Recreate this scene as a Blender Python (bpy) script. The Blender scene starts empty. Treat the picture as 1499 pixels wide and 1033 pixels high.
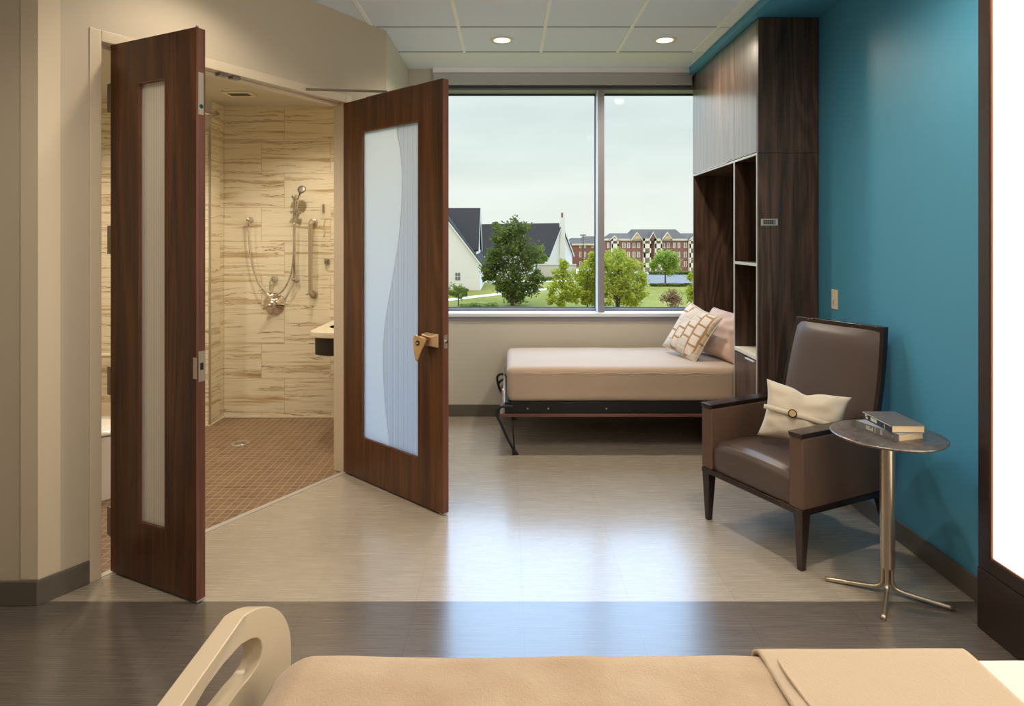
import bpy, bmesh, math, random
from mathutils import Vector, Matrix, noise as mnoise
R = math.radians
scene = bpy.context.scene
col = scene.collection
EYE, F, CX, CY = 1.55, 949.0, 744.0, 350.0      # eye height, focal length in px of a 1499 px wide frame, vanishing point

# ------------------------------------------------------------------ camera
cd = bpy.data.cameras.new('camera'); cam = bpy.data.objects.new('camera', cd); col.objects.link(cam)
cam.location = (0, 0, EYE); cam.rotation_euler = (R(90), 0, 0)
cd.sensor_width = 36; cd.lens = F / 1499 * 36
cd.shift_x = (749.5 - CX) / 1499; cd.shift_y = -(516.5 - CY) / 1499
cd.clip_start = .05; cd.clip_end = 2000
scene.camera = cam
vs = scene.view_settings
vs.view_transform = 'Standard'; vs.look = 'None'; vs.exposure = 0.42; vs.gamma = 1; vs.use_curve_mapping = False
scene.display_settings.display_device = 'sRGB'
cy = scene.cycles
cy.max_bounces = 8; cy.diffuse_bounces = 5; cy.glossy_bounces = 4; cy.transmission_bounces = 6; cy.transparent_max_bounces = 12
cy.caustics_reflective = False; cy.caustics_refractive = False; cy.sample_clamp_indirect = 4

# ------------------------------------------------------------------ world: overcast sky, whitish low down, bluer overhead
w = bpy.data.worlds.new('sky'); scene.world = w; w.use_nodes = True
nt = w.node_tree; nt.nodes.clear()
N = nt.nodes.new; Lk = nt.links.new
tc = N('ShaderNodeTexCoord'); sp = N('ShaderNodeSeparateXYZ'); Lk(tc.outputs['Generated'], sp.inputs[0])
rp = N('ShaderNodeValToRGB'); Lk(sp.outputs['Z'], rp.inputs[0])
e = rp.color_ramp.elements
e[0].position = 0.0; e[0].color = (.70, .75, .69, 1)
e[1].position = .9; e[1].color = (2.8, 4.0, 5.4, 1)
for p, c in ((.05, (.69, .74, .69, 1)), (.14, (.60, .68, .66, 1)), (.232, (.60, .69, .685, 1)), (.255, (1.5, 1.95, 2.5, 1)), (.34, (1.75, 2.45, 3.4, 1)), (.5, (2.2, 3.6, 5.6, 1))):
    x = e.new(p); x.color = c
mp = N('ShaderNodeMapping'); Lk(tc.outputs['Generated'], mp.inputs[0]); mp.inputs['Scale'].default_value = (3, 3, 14)
nz = N('ShaderNodeTexNoise'); Lk(mp.outputs[0], nz.inputs[0]); nz.inputs['Scale'].default_value = 1.3; nz.inputs['Detail'].default_value = 3
mr = N('ShaderNodeMapRange'); Lk(nz.outputs[0], mr.inputs[0]); mr.inputs[1].default_value = .3; mr.inputs[2].default_value = .7; mr.inputs[3].default_value = .93; mr.inputs[4].default_value = 1.05
mu = N('ShaderNodeVectorMath'); mu.operation = 'SCALE'; Lk(rp.outputs[0], mu.inputs[0]); Lk(mr.outputs[0], mu.inputs['Scale'])
# brighter, bluer cloud in the half of the sky the window faces, plain grey cloud behind the building
sd_ = N('ShaderNodeMapRange'); Lk(sp.outputs['Y'], sd_.inputs[0]); sd_.inputs[1].default_value = -.1; sd_.inputs[2].default_value = .3
mg = N('ShaderNodeMixRGB'); Lk(sd_.outputs[0], mg.inputs[0]); mg.inputs[1].default_value = (.90, .92, .93, 1); Lk(mu.outputs[0], mg.inputs[2])
bg = N('ShaderNodeBackground'); Lk(mg.outputs[0], bg.inputs[0]); bg.inputs[1].default_value = 1.0
wo = N('ShaderNodeOutputWorld'); Lk(bg.outputs[0], wo.inputs[0])

# soft hazy sun from behind the building
sl = bpy.data.lights.new('sun', 'SUN'); sl.energy = .7; sl.angle = R(12); sl.color = (1, .98, .94)
so = bpy.data.objects.new('sun', sl); col.objects.link(so); so.rotation_euler = (R(48), 0, R(-25))

WARM = (1.0, .86, .69)
LAMPS = [  # x, y, z, watts, spot degrees
    (-.046, 4.86, 3.04, 52, 150), (1.173, 4.86, 3.04, 62, 164),
    (-1.27, 3.03, 3.04, 24, 140), (-1.27, 1.81, 3.04, 34, 140), (-.046, 1.81, 3.04, 42, 150), (1.173, 2.42, 3.04, 72, 166),
    (-.046, -.3, 3.04, 45, 140),
    (-2.2, 4.04, 2.69, 60, 140), (-1.55, 4.85, 2.69, 42, 140), (-3.1, 4.5, 2.69, 36, 140)]

# ------------------------------------------------------------------ material helpers
def lin(c):
    return tuple(((v / 255) / 12.92 if v / 255 <= .04045 else ((v / 255 + .055) / 1.055) ** 2.4) for v in c) + (1,)
class Mat:
    def __init__(s, name, color=(200, 200, 200), rough=.6, metal=0, spec=.5, **kw):
        s.m = bpy.data.materials.new(name); s.m.use_nodes = True; s.nt = s.m.node_tree
        s.b = s.nt.nodes['Principled BSDF']; s.out = s.nt.nodes['Material Output']
        s.b.inputs['Base Color'].default_value = lin(color); s.b.inputs['Roughness'].default_value = rough
        s.b.inputs['Metallic'].default_value = metal; s.b.inputs['Specular IOR Level'].default_value = spec
        for k, v in kw.items(): s.b.inputs[k.replace('_', ' ')].default_value = v
    def n(s, t, **kw):
        x = s.nt.nodes.new('ShaderNode' + t)
        for k, v in kw.items():
            if hasattr(x, k): setattr(x, k, v)
            else: x.inputs[k.replace('_', ' ')].default_value = v
        return x
    def l(s, a, b): s.nt.links.new(a, b)
    def coord(s, scale=(1, 1, 1), rot=(0, 0, 0), loc=(0, 0, 0)):
        t = s.n('TexCoord'); m = s.n('Mapping'); s.l(t.outputs['Object'], m.inputs[0])
        m.inputs['Scale'].default_value = scale; m.inputs['Rotation'].default_value = rot; m.inputs['Location'].default_value = loc
        return m.outputs[0]
    def noise(s, vec, scale=1, detail=3, rough=.5, dist=0):
        x = s.n('TexNoise'); s.l(vec, x.inputs[0]); x.inputs['Scale'].default_value = scale; x.inputs['Detail'].default_value = detail
        x.inputs['Roughness'].default_value = rough; x.inputs['Distortion'].default_value = dist
        return x.outputs[0]
    def ramp(s, fac, stops):
        x = s.n('ValToRGB'); s.l(fac, x.inputs[0]); el = x.color_ramp.elements
        el[0].position, el[0].color = stops[0][0], lin(stops[0][1]); el[1].position, el[1].color = stops[-1][0], lin(stops[-1][1])
        for p, c in stops[1:-1]: y = el.new(p); y.color = lin(c)
        return x.outputs[0]
    def math(s, op, a, b=None, c=None):
        x = s.n('Math', operation=op)
        for i, v in enumerate((a, b, c)):
            if v is None: continue
            if isinstance(v, (int, float)): x.inputs[i].default_value = v
            else: s.l(v, x.inputs[i])
        return x.outputs[0]
    def mix(s, fac, a, b, mode='MIX'):
        x = s.n('MixRGB', blend_type=mode)
        for i, v in enumerate((fac, a, b)):
            if isinstance(v, (int, float)): x.inputs[i].default_value = v
            elif isinstance(v, tuple): x.inputs[i].default_value = lin(v)
            else: s.l(v, x.inputs[i])
        return x.outputs[0]
    def color(s, o): s.l(o, s.b.inputs['Base Color']); return s
    def rough(s, o): s.l(o, s.b.inputs['Roughness']); return s
    def bump(s, h, strength=.3, dist=.002):
        x = s.n('Bump'); x.inputs['Strength'].default_value = strength; x.inputs['Distance'].default_value = dist
        s.l(h, x.inputs['Height']); s.l(x.outputs[0], s.b.inputs['Normal']); return s

def paint(name, c, rough=.55):
    m = Mat(name, c, rough, spec=.35); v = m.coord()
    m.bump(m.noise(v, 180, 2), .12, .001)
    m.color(m.mix(m.noise(v, 1.3, 2), tuple(int(q * .985) for q in c), c)); return m.m
def wood(name, stops, rough=.35, axis='Z', seed=0, spec=.5, figure=1.0):
    m = Mat(name, stops[1], rough, spec=spec)
    sc = {'Z': (1, 1, .09), 'X': (.09, 1, 1), 'Y': (1, .09, 1)}[axis]
    v = m.coord(sc, loc=(seed, seed * 1.7, seed * .3))
    warp = m.noise(v, 3.2, 3, .5, .3)
    rings = m.math('FRACT', m.math('MULTIPLY', warp, 11 * figure))
    rings = m.math('ABSOLUTE', m.math('SUBTRACT', rings, .5))
    sc2 = tuple(q if q == 1 else q * .35 for q in sc)
    fine = m.noise(m.coord(sc2, loc=(seed, 0, 0)), 95, 4, .7)
    mid = m.noise(m.coord(sc2, loc=(seed, 3, 0)), 16, 3, .6)
    f = m.math('ADD', m.math('MULTIPLY', rings, .30), m.math('ADD', m.math('MULTIPLY', fine, .45), m.math('MULTIPLY', mid, .45)))
    m.color(m.ramp(f, [(.34, stops[0]), (.50, stops[1]), (.68, stops[2])]))
    m.bump(fine, .08, .0006); return m.m
def fabric(name, c, scale=900, rough=.9, c2=None, bump=.25, big=4):
    m = Mat(name, c, rough, spec=.15); m.b.inputs['Sheen Weight'].default_value = .25
    v = m.coord(); a = m.noise(v, scale, 2); b = m.noise(v, big, 3)
    c2 = c2 or tuple(int(q * .93) for q in c)
    m.color(m.mix(b, c2, c)); m.bump(a, bump, .002); return m.m

M = {}
M['wall'] = paint('cream wall paint', (200, 194, 180))
M['wall_warm'] = paint('warm beige wall paint', (190, 178, 158))
M['frame'] = Mat('cream door frame enamel', (206, 192, 168), .35).m
M['teal'] = paint('teal wall paint', (78, 152, 184), .45)
M['white'] = Mat('white paint', (225, 225, 222), .5).m
m = Mat('ceiling tile', (226, 234, 250), .9, spec=.1); m.bump(m.noise(m.coord(), 400, 3), .3, .001); M['ctile'] = m.m
M['cgrid'] = Mat('white ceiling rail', (246, 247, 250), .5).m
M['cband'] = paint('ceiling border paint', (232, 236, 240), .8)
m = Mat('dark vinyl baseboard', (92, 86, 76), .45); M['base'] = m.m

def floor_mat(name, c0, c1, c2, rough):
    m = Mat(name, c1, rough, spec=.5)
    f = m.noise(m.coord((.55, 26, 1)), 9, 4, .75); g = m.noise(m.coord((.25, 60, 1)), 7, 3, .7)
    tone = m.noise(m.coord((1, 1, 1)), .8, 1)
    h = m.math('ADD', m.math('MULTIPLY', f, .6), m.math('MULTIPLY', g, .4))
    c = m.ramp(h, [(.30, c0), (.5, c1), (.68, c2)])
    # long seams between the sheets, .457 m apart, with cross joints
    br = m.n('TexBrick'); br.offset = .5
    v = m.n('Mapping'); t = m.n('TexCoord'); m.l(t.outputs['Object'], v.inputs[0]); v.inputs['Rotation'].default_value = (0, 0, R(90)); v.inputs['Location'].default_value = (.3, -.062, 0)
    m.l(v.outputs[0], br.inputs[0]); br.inputs['Scale'].default_value = 1; br.inputs['Mortar Size'].default_value = .0012
    br.inputs['Brick Width'].default_value = 60; br.inputs['Row Height'].default_value = .457; br.inputs['Mortar Smooth'].default_value = .2
    br.inputs['Color1'].default_value = (1, 1, 1, 1); br.inputs['Color2'].default_value = (.95, .95, .95, 1); br.inputs['Mortar'].default_value = (.72, .72, .72, 1)
    m.color(m.mix(1.0, c, br.outputs['Color'], 'MULTIPLY'))
    m.b.inputs['Coat Weight'].default_value = .6; m.b.inputs['Coat Roughness'].default_value = .2; m.b.inputs['Coat IOR'].default_value = 1.75
    m.rough(m.math('MULTIPLY_ADD', h, .12, rough - .06))
    m.bump(h, .10, .0008); return m.m
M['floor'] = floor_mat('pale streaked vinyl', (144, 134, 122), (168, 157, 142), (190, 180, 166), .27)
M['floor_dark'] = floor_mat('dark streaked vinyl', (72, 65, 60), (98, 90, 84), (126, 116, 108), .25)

def tile_mat():
    m = Mat('striped travertine wall tile', (222, 208, 172), .28)
    t = m.n('TexCoord'); s = m.n('SeparateXYZ'); m.l(t.outputs['Object'], s.inputs[0])
    u = m.math('ADD', m.math('ADD', s.outputs[0], s.outputs[1]), -3.69)   # run of the wall
    cb = m.n('CombineXYZ'); m.l(u, cb.inputs[0]); m.l(m.math('ADD', s.outputs[2], .25), cb.inputs[1])
    br = m.n('TexBrick'); m.l(cb.outputs[0], br.inputs[0]); br.offset = .333; br.offset_frequency = 2
    for k, v in (('Scale', 1), ('Mortar Size', .0022), ('Mortar Smooth', .1), ('Bias', 0), ('Brick Width', .60), ('Row Height', .2965)): br.inputs[k].default_value = v
    br.inputs['Color1'].default_value = (0, 0, 0, 1); br.inputs['Color2'].default_value = (1, 1, 1, 1); br.inputs['Mortar'].default_value = (.5, .5, .5, 1)
    rnd = m.n('SeparateColor'); m.l(br.outputs['Color'], rnd.inputs[0]); r_ = rnd.outputs[0]
    cb2 = m.n('CombineXYZ'); m.l(m.math('MULTIPLY', u, .75), cb2.inputs[0])
    wob = m.noise(cb.outputs[0], 3, 2)
    m.l(m.math('ADD', m.math('MULTIPLY', s.outputs[2], 17), m.math('MULTIPLY', wob, .9)), cb2.inputs[1]); m.l(m.math('MULTIPLY', r_, 37), cb2.inputs[2])
    a = m.noise(cb2.outputs[0], 1.1, 4, .62, .5)
    veins = m.math('ABSOLUTE', m.math('SUBTRACT', a, .5))
    c = m.ramp(a, [(.26, (166, 138, 98)), (.35, (200, 182, 146)), (.43, (224, 213, 184)), (.54, (231, 223, 198)), (.62, (216, 202, 168)), (.69, (182, 156, 114)), (.78, (214, 200, 166))])
    vein = m.math('LESS_THAN', m.math('ABSOLUTE', m.math('SUBTRACT', a, .415)), .0065)
    c = m.mix(m.math('MULTIPLY', vein, .75), c, (120, 88, 52))
    m.color(m.mix(br.outputs['Fac'], c, (196, 180, 146)))
    m.bump(m.math('SUBTRACT', 1, br.outputs['Fac']), .4, .001); return m.m
M['tile'] = tile_mat()
def mosaic():
    m = Mat('brown mosaic floor tile', (140, 108, 80), .4)
    v = m.coord(loc=(.01, .02, 0))
    br = m.n('TexBrick'); m.l(v, br.inputs[0]); br.offset = 0
    for k, q in (('Scale', 1), ('Mortar Size', .0032), ('Mortar Smooth', .1), ('Brick Width', .052), ('Row Height', .052)): br.inputs[k].default_value = q
    br.inputs['Color1'].default_value = lin((112, 88, 68)); br.inputs['Color2'].default_value = lin((134, 108, 84)); br.inputs['Mortar'].default_value = lin((176, 152, 122))
    n_ = m.noise(v, 6, 3)
    m.color(m.mix(.25, br.outputs['Color'], m.ramp(n_, [(.3, (96, 76, 58)), (.7, (146, 120, 94))])))
    m.bump(m.math('SUBTRACT', 1, br.outputs['Fac']), .4, .001); return m.m
M['mosaic'] = mosaic()

M['door'] = wood('walnut door veneer', ((42, 22, 10), (78, 44, 21), (108, 66, 34)), .34, seed=2, figure=.8)
M['door_edge'] = wood('walnut edge band', ((78, 46, 32), (100, 60, 44), (116, 74, 54)), .4, seed=5)
M['lam'] = wood('dark walnut laminate', ((44, 32, 26), (70, 52, 42), (102, 79, 65)), .33, seed=9, figure=1.4)
M['lam_sky_sheen'] = wood('glossy walnut laminate with painted sky sheen', ((60, 48, 42), (82, 66, 56), (110, 92, 80)), .3, seed=9, figure=1.4); bsdf = M['lam_sky_sheen'].node_tree.nodes['Principled BSDF']; bsdf.inputs['Coat Weight'].default_value = 1; bsdf.inputs['Coat Roughness'].default_value = .22; bsdf.inputs['Coat IOR'].default_value = 2.5  # same laminate as the side panel, paled and coated to imitate reflected sky
M['espresso'] = wood('espresso stained wood', ((22, 12, 10), (36, 22, 18), (52, 34, 28)), .22, seed=4)
M['bedpanel'] = wood('reddish underside laminate', ((84, 52, 42), (112, 72, 58), (130, 88, 72)), .4, 'X', seed=4)
M['alum'] = Mat('brushed aluminium edging', (206, 202, 198), .4, .6).m
M['winframe'] = Mat('grey window extrusion', (136, 134, 142), .45, .2).m
M['winlight'] = Mat('pale window sill metal', (226, 230, 236), .35, .1).m
m = Mat('grey roller shade fabric', (182, 182, 184), .8); m.bump(m.noise(m.coord((1, 1, 120)), 2, 2), .3, .002); M['shade'] = m.m
M['gasket'] = Mat('dark gasket', (40, 42, 46), .5).m
M['chrome'] = Mat('polished chrome', (225, 220, 212), .1, 1).m
M['steel'] = Mat('satin stainless steel', (200, 188, 168), .32, .8).m
M['hinge'] = Mat('dull hinge steel', (150, 142, 130), .4, .7).m
M['brass'] = Mat('champagne satin metal', (226, 196, 158), .3, 1).m
M['black'] = Mat('black steel', (26, 26, 30), .4, .3).m
M['blackpl'] = Mat('black plastic', (18, 18, 18), .4).m
m = Mat('brown vinyl upholstery', (86, 72, 66), .33, spec=.5); m.bump(m.noise(m.coord(), 500, 3), .12, .0008); M['vinyl'] = m.m
m = Mat('tan brown side upholstery', (98, 75, 61), .40); m.bump(m.noise(m.coord(), 500, 3), .12, .0008); M['vinyl2'] = m.m
m = Mat('brushed bronze table top', (128, 118, 112), .3, .75); vv = m.coord(); m.color(m.ramp(m.noise(vv, 38, 4, .7), [(.3, (104, 94, 90)), (.5, (132, 120, 114)), (.7, (156, 144, 136))])); M['ttop'] = m.m
M['nickel'] = Mat('satin nickel post', (196, 182, 162), .3, .9).m
m = Mat('speckled dark brown stone', (42, 30, 26), .3); vv = m.coord(); m.color(m.ramp(m.noise(vv, 260, 2, .7), [(.45, (40, 29, 25)), (.66, (52, 38, 32)), (.74, (128, 104, 84))])); M['stone'] = m.m
M['amber'] = Mat('amber panel edge', (120, 66, 36), .5).m
M['linen'] = fabric('cream linen', (216, 204, 184), 500)
M['sheet_tan'] = fabric('tan fitted sheet', (190, 168, 148), 700, c2=(184, 161, 140))
M['sheet_white'] = fabric('white bed sheet', (226, 220, 210), 700)
M['pink'] = fabric('blush pillowcase', (214, 184, 166), 600)
M['porcelain'] = Mat('white porcelain', (232, 228, 218), .12).m
M['solid'] = Mat('ivory solid surface', (226, 218, 194), .3).m
M['wenge'] = Mat('dark vanity apron', (36, 27, 22), .35).m
M['plastic'] = Mat('beige moulded plastic', (200, 184, 158), .25, spec=.5).m
M['ivory'] = Mat('ivory switch plastic', (222, 212, 186), .4).m
m = Mat('woven tan blanket', (202, 174, 142), .95, spec=.1); m.b.inputs['Sheen Weight'].default_value = .3
vv = m.coord(); c_ = m.ramp(m.noise(vv, 5, 4, .6), [(.3, (172, 148, 122)), (.55, (182, 160, 134)), (.75, (194, 173, 150))]); m.color(c_)
m.bump(m.math('ADD', m.noise(m.coord((1, .25, 1)), 420, 2), m.noise(vv, 160, 3)), .45, .003); M['blanket'] = m.m
m = Mat('woven folded blanket with squares', (204, 180, 150), .95, spec=.1)
ck = m.n('TexBrick'); ck.offset = 0; m.l(m.coord(), ck.inputs[0])
for k, q in (('Scale', 1), ('Mortar Size', .03), ('Mortar Smooth', .1), ('Brick Width', .13), ('Row Height', .045)): ck.inputs[k].default_value = q
ck.inputs['Color1'].default_value = lin((176, 156, 134)); ck.inputs['Color2'].default_value = lin((180, 160, 138)); ck.inputs['Mortar'].default_value = lin((186, 168, 146))
m.color(ck.outputs['Color']); m.bump(m.math('ADD', m.noise(m.coord((1, .3, 1)), 420, 2), m.math('MULTIPLY', ck.outputs['Fac'], .5)), .45, .003); M['blanket2'] = m.m

def frosted(name, c, ridge=True, t=.75):
    m = Mat(name, c, .35); v = m.coord()
    wv = m.n('TexWave', wave_type='BANDS', bands_direction='X'); m.l(v, wv.inputs[0]); wv.inputs['Scale'].default_value = 26 if ridge else 0.01
    m.bump(wv.outputs[0], .5 if ridge else 0, .002)
    tr = m.n('BsdfTranslucent'); tr.inputs[0].default_value = lin(c)
    if ridge:
        cc = m.mix(wv.outputs[0], tuple(int(q * (.92 if t < .5 else .85)) for q in c), c); m.color(cc); m.l(cc, tr.inputs[0])
    mx = m.n('MixShader'); mx.inputs[0].default_value = t; m.l(m.b.outputs[0], mx.inputs[1]); m.l(tr.outputs[0], mx.inputs[2]); m.l(mx.outputs[0], m.out.inputs[0])
    return m.m
M['frost'] = frosted('frosted glass smooth', (232, 240, 246), False, .85)
M['frost_r'] = frosted('frosted glass ribbed', (234, 242, 250), True, .85)
M['frost_lamplit'] = frosted('ribbed frosted glass with painted lamp warmth', (250, 245, 234), True, .3)  # same ribbed glass, with warm lamplight put into its tint
M['frost_line'] = frosted('clear frosted line', (240, 246, 250), False, .9)
def clear_glass():
    m = Mat('window glass', (255, 255, 255), 0)
    tr = m.n('BsdfTransparent'); tr.inputs[0].default_value = (.97, .975, .97, 1); gl = m.n('BsdfGlossy'); gl.inputs['Roughness'].default_value = .0
    mx = m.n('MixShader'); mx.inputs[0].default_value = .004
    m.l(tr.outputs[0], mx.inputs[1]); m.l(gl.outputs[0], mx.inputs[2]); m.l(mx.outputs[0], m.out.inputs[0]); return m.m
M['glass'] = clear_glass()
def emit(name, c, s):
    m = Mat(name, c, .5); m.b.inputs['Emission Color'].default_value = c if len(c) == 4 else lin(c); m.b.inputs['Emission Strength'].default_value = s; return m.m
M['lens'] = emit('lit lamp lens', (255, 225, 185), 2.2)
M['panel'] = emit('backlit resin panel', (255, 244, 226), 1.5)
# outdoors
m = Mat('lawn', (120, 132, 72), .95, spec=.1); vv = m.coord(); m.color(m.ramp(m.math('ADD', m.math('MULTIPLY', m.noise(vv, .06, 4, .6), .6), m.math('MULTIPLY', m.noise(vv, 1.2, 3), .4)), [(.35, (106, 104, 38)), (.5, (126, 122, 50)), (.65, (144, 138, 66))])); M['lawn'] = m.m
M['path'] = Mat('pale concrete', (214, 210, 198), .9).m
M['asphalt'] = Mat('grey asphalt', (112, 108, 102), .9).m
M['siding'] = Mat('white siding', (226, 226, 224), .8).m
M['roof'] = Mat('charcoal shingle', (64, 62, 62), .9, spec=.1).m
M['roof2'] = Mat('grey brown shingle', (98, 90, 82), .9, spec=.1).m
M['fascia'] = Mat('cream fascia', (224, 218, 200), .8).m
M['gable'] = Mat('tan gable siding', (206, 186, 140), .8).m
m = Mat('red brick wall', (140, 98, 86), .9); m.color(m.mix(m.noise(m.coord(), 3, 3), (128, 86, 76), (150, 108, 96))); M['brick'] = m.m
M['darkglass'] = Mat('dark window pane', (104, 108, 112), .2).m
M['balcony_glass'] = Mat('grey balcony glass', (150, 148, 146), .4).m  # one even grey for the balcony doors
M['stonewall'] = Mat('pale stone wall', (196, 190, 176), .9).m
M['bark'] = Mat('grey brown bark', (84, 72, 60), .9).m
def leafm(name, a, b):
    m = Mat(name, a, .7, spec=.2); m.color(m.mix(m.ramp(m.noise(m.coord(), .9, 3), [(.35, (0, 0, 0)), (.65, (255, 255, 255))]), a, b))
    tr = m.n('BsdfTranslucent'); tr.inputs[0].default_value = lin(b); mx = m.n('MixShader'); mx.inputs[0].default_value = .3
    m.l(m.b.outputs[0], mx.inputs[1]); m.l(tr.outputs[0], mx.inputs[2]); m.l(mx.outputs[0], m.out.inputs[0]); return m.m
M['leaf_dark'] = leafm('deep green leaves', (62, 78, 36), (112, 122, 52))
M['leaf_mid'] = leafm('mid green leaves', (96, 116, 52), (136, 152, 72))
M['leaf_yel'] = leafm('yellow green leaves', (140, 150, 40), (182, 190, 62))
M['leaf_lime'] = leafm('lime green leaves', (122, 148, 52), (168, 188, 84))
M['leaf_red'] = leafm('reddish twigs', (136, 108, 84), (158, 132, 92))

# ------------------------------------------------------------------ mesh helpers
class MB:
    def __init__(s): s.bm = bmesh.new()
    def quad(s, pts):
        return s.bm.faces.new([s.bm.verts.new(p) for p in pts])
    def box(s, a, b, mat=None):
        x0, y0, z0 = a; x1, y1, z1 = b
        v = [s.bm.verts.new((x, y, z)) for z in (z0, z1) for x, y in ((x0, y0), (x1, y0), (x1, y1), (x0, y1))]
        for f in ((3, 2, 1, 0), (4, 5, 6, 7), (0, 1, 5, 4), (1, 2, 6, 5), (2, 3, 7, 6), (3, 0, 4, 7)): s.bm.faces.new([v[i] for i in f])
        if mat is not None: bmesh.ops.transform(s.bm, matrix=mat, verts=v)
        return s
    def prism(s, poly, z0, z1, mat=None):
        a = [s.bm.verts.new((x, y, z0)) for x, y in poly]; b = [s.bm.verts.new((x, y, z1)) for x, y in poly]; n = len(poly)
        s.bm.faces.new(a[::-1]); s.bm.faces.new(b)
        for i in range(n): s.bm.faces.new((a[i], a[(i + 1) % n], b[(i + 1) % n], b[i]))
        if mat is not None: bmesh.ops.transform(s.bm, matrix=mat, verts=a + b)
        return s
    def hull8(s, bot, top):      # two quads of 3D points, joined
        a = [s.bm.verts.new(p) for p in bot]; b = [s.bm.verts.new(p) for p in top]; n = len(a)
        s.bm.faces.new(a[::-1]); s.bm.faces.new(b)
        for i in range(n): s.bm.faces.new((a[i], a[(i + 1) % n], b[(i + 1) % n], b[i]))
        return s
    def tube(s, pts, r, seg=10, cap=True):
        pts = [Vector(p) for p in pts]; rr = r if isinstance(r, (list, tuple)) else [r] * len(pts); prev = None; rings = []
        for i, p in enumerate(pts):
            d = (pts[min(i + 1, len(pts) - 1)] - pts[max(i - 1, 0)]).normalized()
            if prev is None: u = d.orthogonal().normalized()
            else: u = (prev - d * prev.dot(d)).normalized()
            prev = u; v = d.cross(u)
            rings.append([s.bm.verts.new(p + (u * math.cos(2 * math.pi * k / seg) + v * math.sin(2 * math.pi * k / seg)) * rr[i]) for k in range(seg)])
        for a, b in zip(rings, rings[1:]):
            for k in range(seg): s.bm.faces.new((a[k], a[(k + 1) % seg], b[(k + 1) % seg], b[k]))
        if cap: s.bm.faces.new(rings[0][::-1]); s.bm.faces.new(rings[-1])
        return s
    def lathe(s, prof, center=(0, 0, 0), axis='Z', seg=32):   # prof: (radius, height)
        rings = []
        for r, h in prof:
            ring = []
            for k in range(seg):
                a = 2 * math.pi * k / seg; x, y = r * math.cos(a), r * math.sin(a)
                p = {'Z': (x, y, h), 'Y': (x, -h, y), 'X': (h, x, y)}[axis]
                ring.append(s.bm.verts.new(Vector(p) + Vector(center)))
            rings.append(ring)
        for a, b in zip(rings, rings[1:]):
            for k in range(seg): s.bm.faces.new((a[k], a[(k + 1) % seg], b[(k + 1) % seg], b[k]))
        s.bm.faces.new(rings[0][::-1]); s.bm.faces.new(rings[-1]); return s
    def grid(s, fn, nu, nv):
        v = [[s.bm.verts.new(fn(i / nu, j / nv)) for j in range(nv + 1)] for i in range(nu + 1)]
        for i in range(nu):
            for j in range(nv): s.bm.faces.new((v[i][j], v[i + 1][j], v[i + 1][j + 1], v[i][j + 1]))
        return s
    def build(s, name, mat, parent=None, bevel=0, smooth=False, sub=0, solid=0, seg=2):
        bmesh.ops.recalc_face_normals(s.bm, faces=s.bm.faces[:])
        me = bpy.data.meshes.new(name); s.bm.to_mesh(me); s.bm.free()
        for q in (mat if isinstance(mat, (list, tuple)) else [mat]): me.materials.append(q)
        o = bpy.data.objects.new(name, me); col.objects.link(o)
        if parent: o.parent = parent
        if solid: q = o.modifiers.new('s', 'SOLIDIFY'); q.thickness = solid; q.offset = -1
        if bevel: q = o.modifiers.new('b', 'BEVEL'); q.width = bevel; q.segments = seg; q.limit_method = 'ANGLE'; q.angle_limit = R(40)
        if sub: q = o.modifiers.new('u', 'SUBSURF'); q.levels = sub; q.render_levels = sub
        if smooth or sub:
            for p in me.polygons: p.use_smooth = True
        elif bevel:
            for p in me.polygons: p.use_smooth = True
            q = o.modifiers.new('w', 'WEIGHTED_NORMAL'); q.keep_sharp = False
        return o
def box(name, a, b, mat, parent=None, bevel=0, mx=None): return MB().box(a, b, mx).build(name, mat, parent, bevel)
def tag(o, label, cat, group=None, kind=None):
    if label: o['label'] = label
    if cat: o['category'] = cat
    if group: o['group'] = group
    if kind: o['kind'] = kind
    return o
def struct(o): o['kind'] = 'structure'; return o
def thing(name, loc, rz, label, cat, group=None):
    o = bpy.data.objects.new(name, None); col.objects.link(o); o.location = loc; o.rotation_euler = (0, 0, rz); o.empty_display_size = .1
    if label: tag(o, label, cat, group)
    return o
def smoothpath(pts, n=8):
    pts = [Vector(p) for p in pts]; out = []
    for i in range(len(pts) - 1):
        p0, p1, p2, p3 = pts[max(i - 1, 0)], pts[i], pts[i + 1], pts[min(i + 2, len(pts) - 1)]
        for k in range(n):
            t = k / n
            out.append(.5 * ((2 * p1) + (-p0 + p2) * t + (2 * p0 - 5 * p1 + 4 * p2 - p3) * t * t + (-p0 + 3 * p1 - 3 * p2 + p3) * t ** 3))
    out.append(pts[-1]); return out
def at(px, py, Y): return Vector(((px - CX) * Y / F, Y, EYE - (py - CY) * Y / F))

# ------------------------------------------------------------------ the room
H = 3.043; YW = 5.68; XW = 2.01; XN = -.875
C0 = Vector((-1.995, 2.75)); P0 = Vector((XN, 4.645)); U = (P0 - C0).normalized(); NN = Vector((-U.y, U.x)); LD = (P0 - C0).length
def D(s, n): q = C0 + U * s + NN * n; return (q.x, q.y)
S1, S2, DH, FW = .255, 1.797, 2.455, .052
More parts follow.
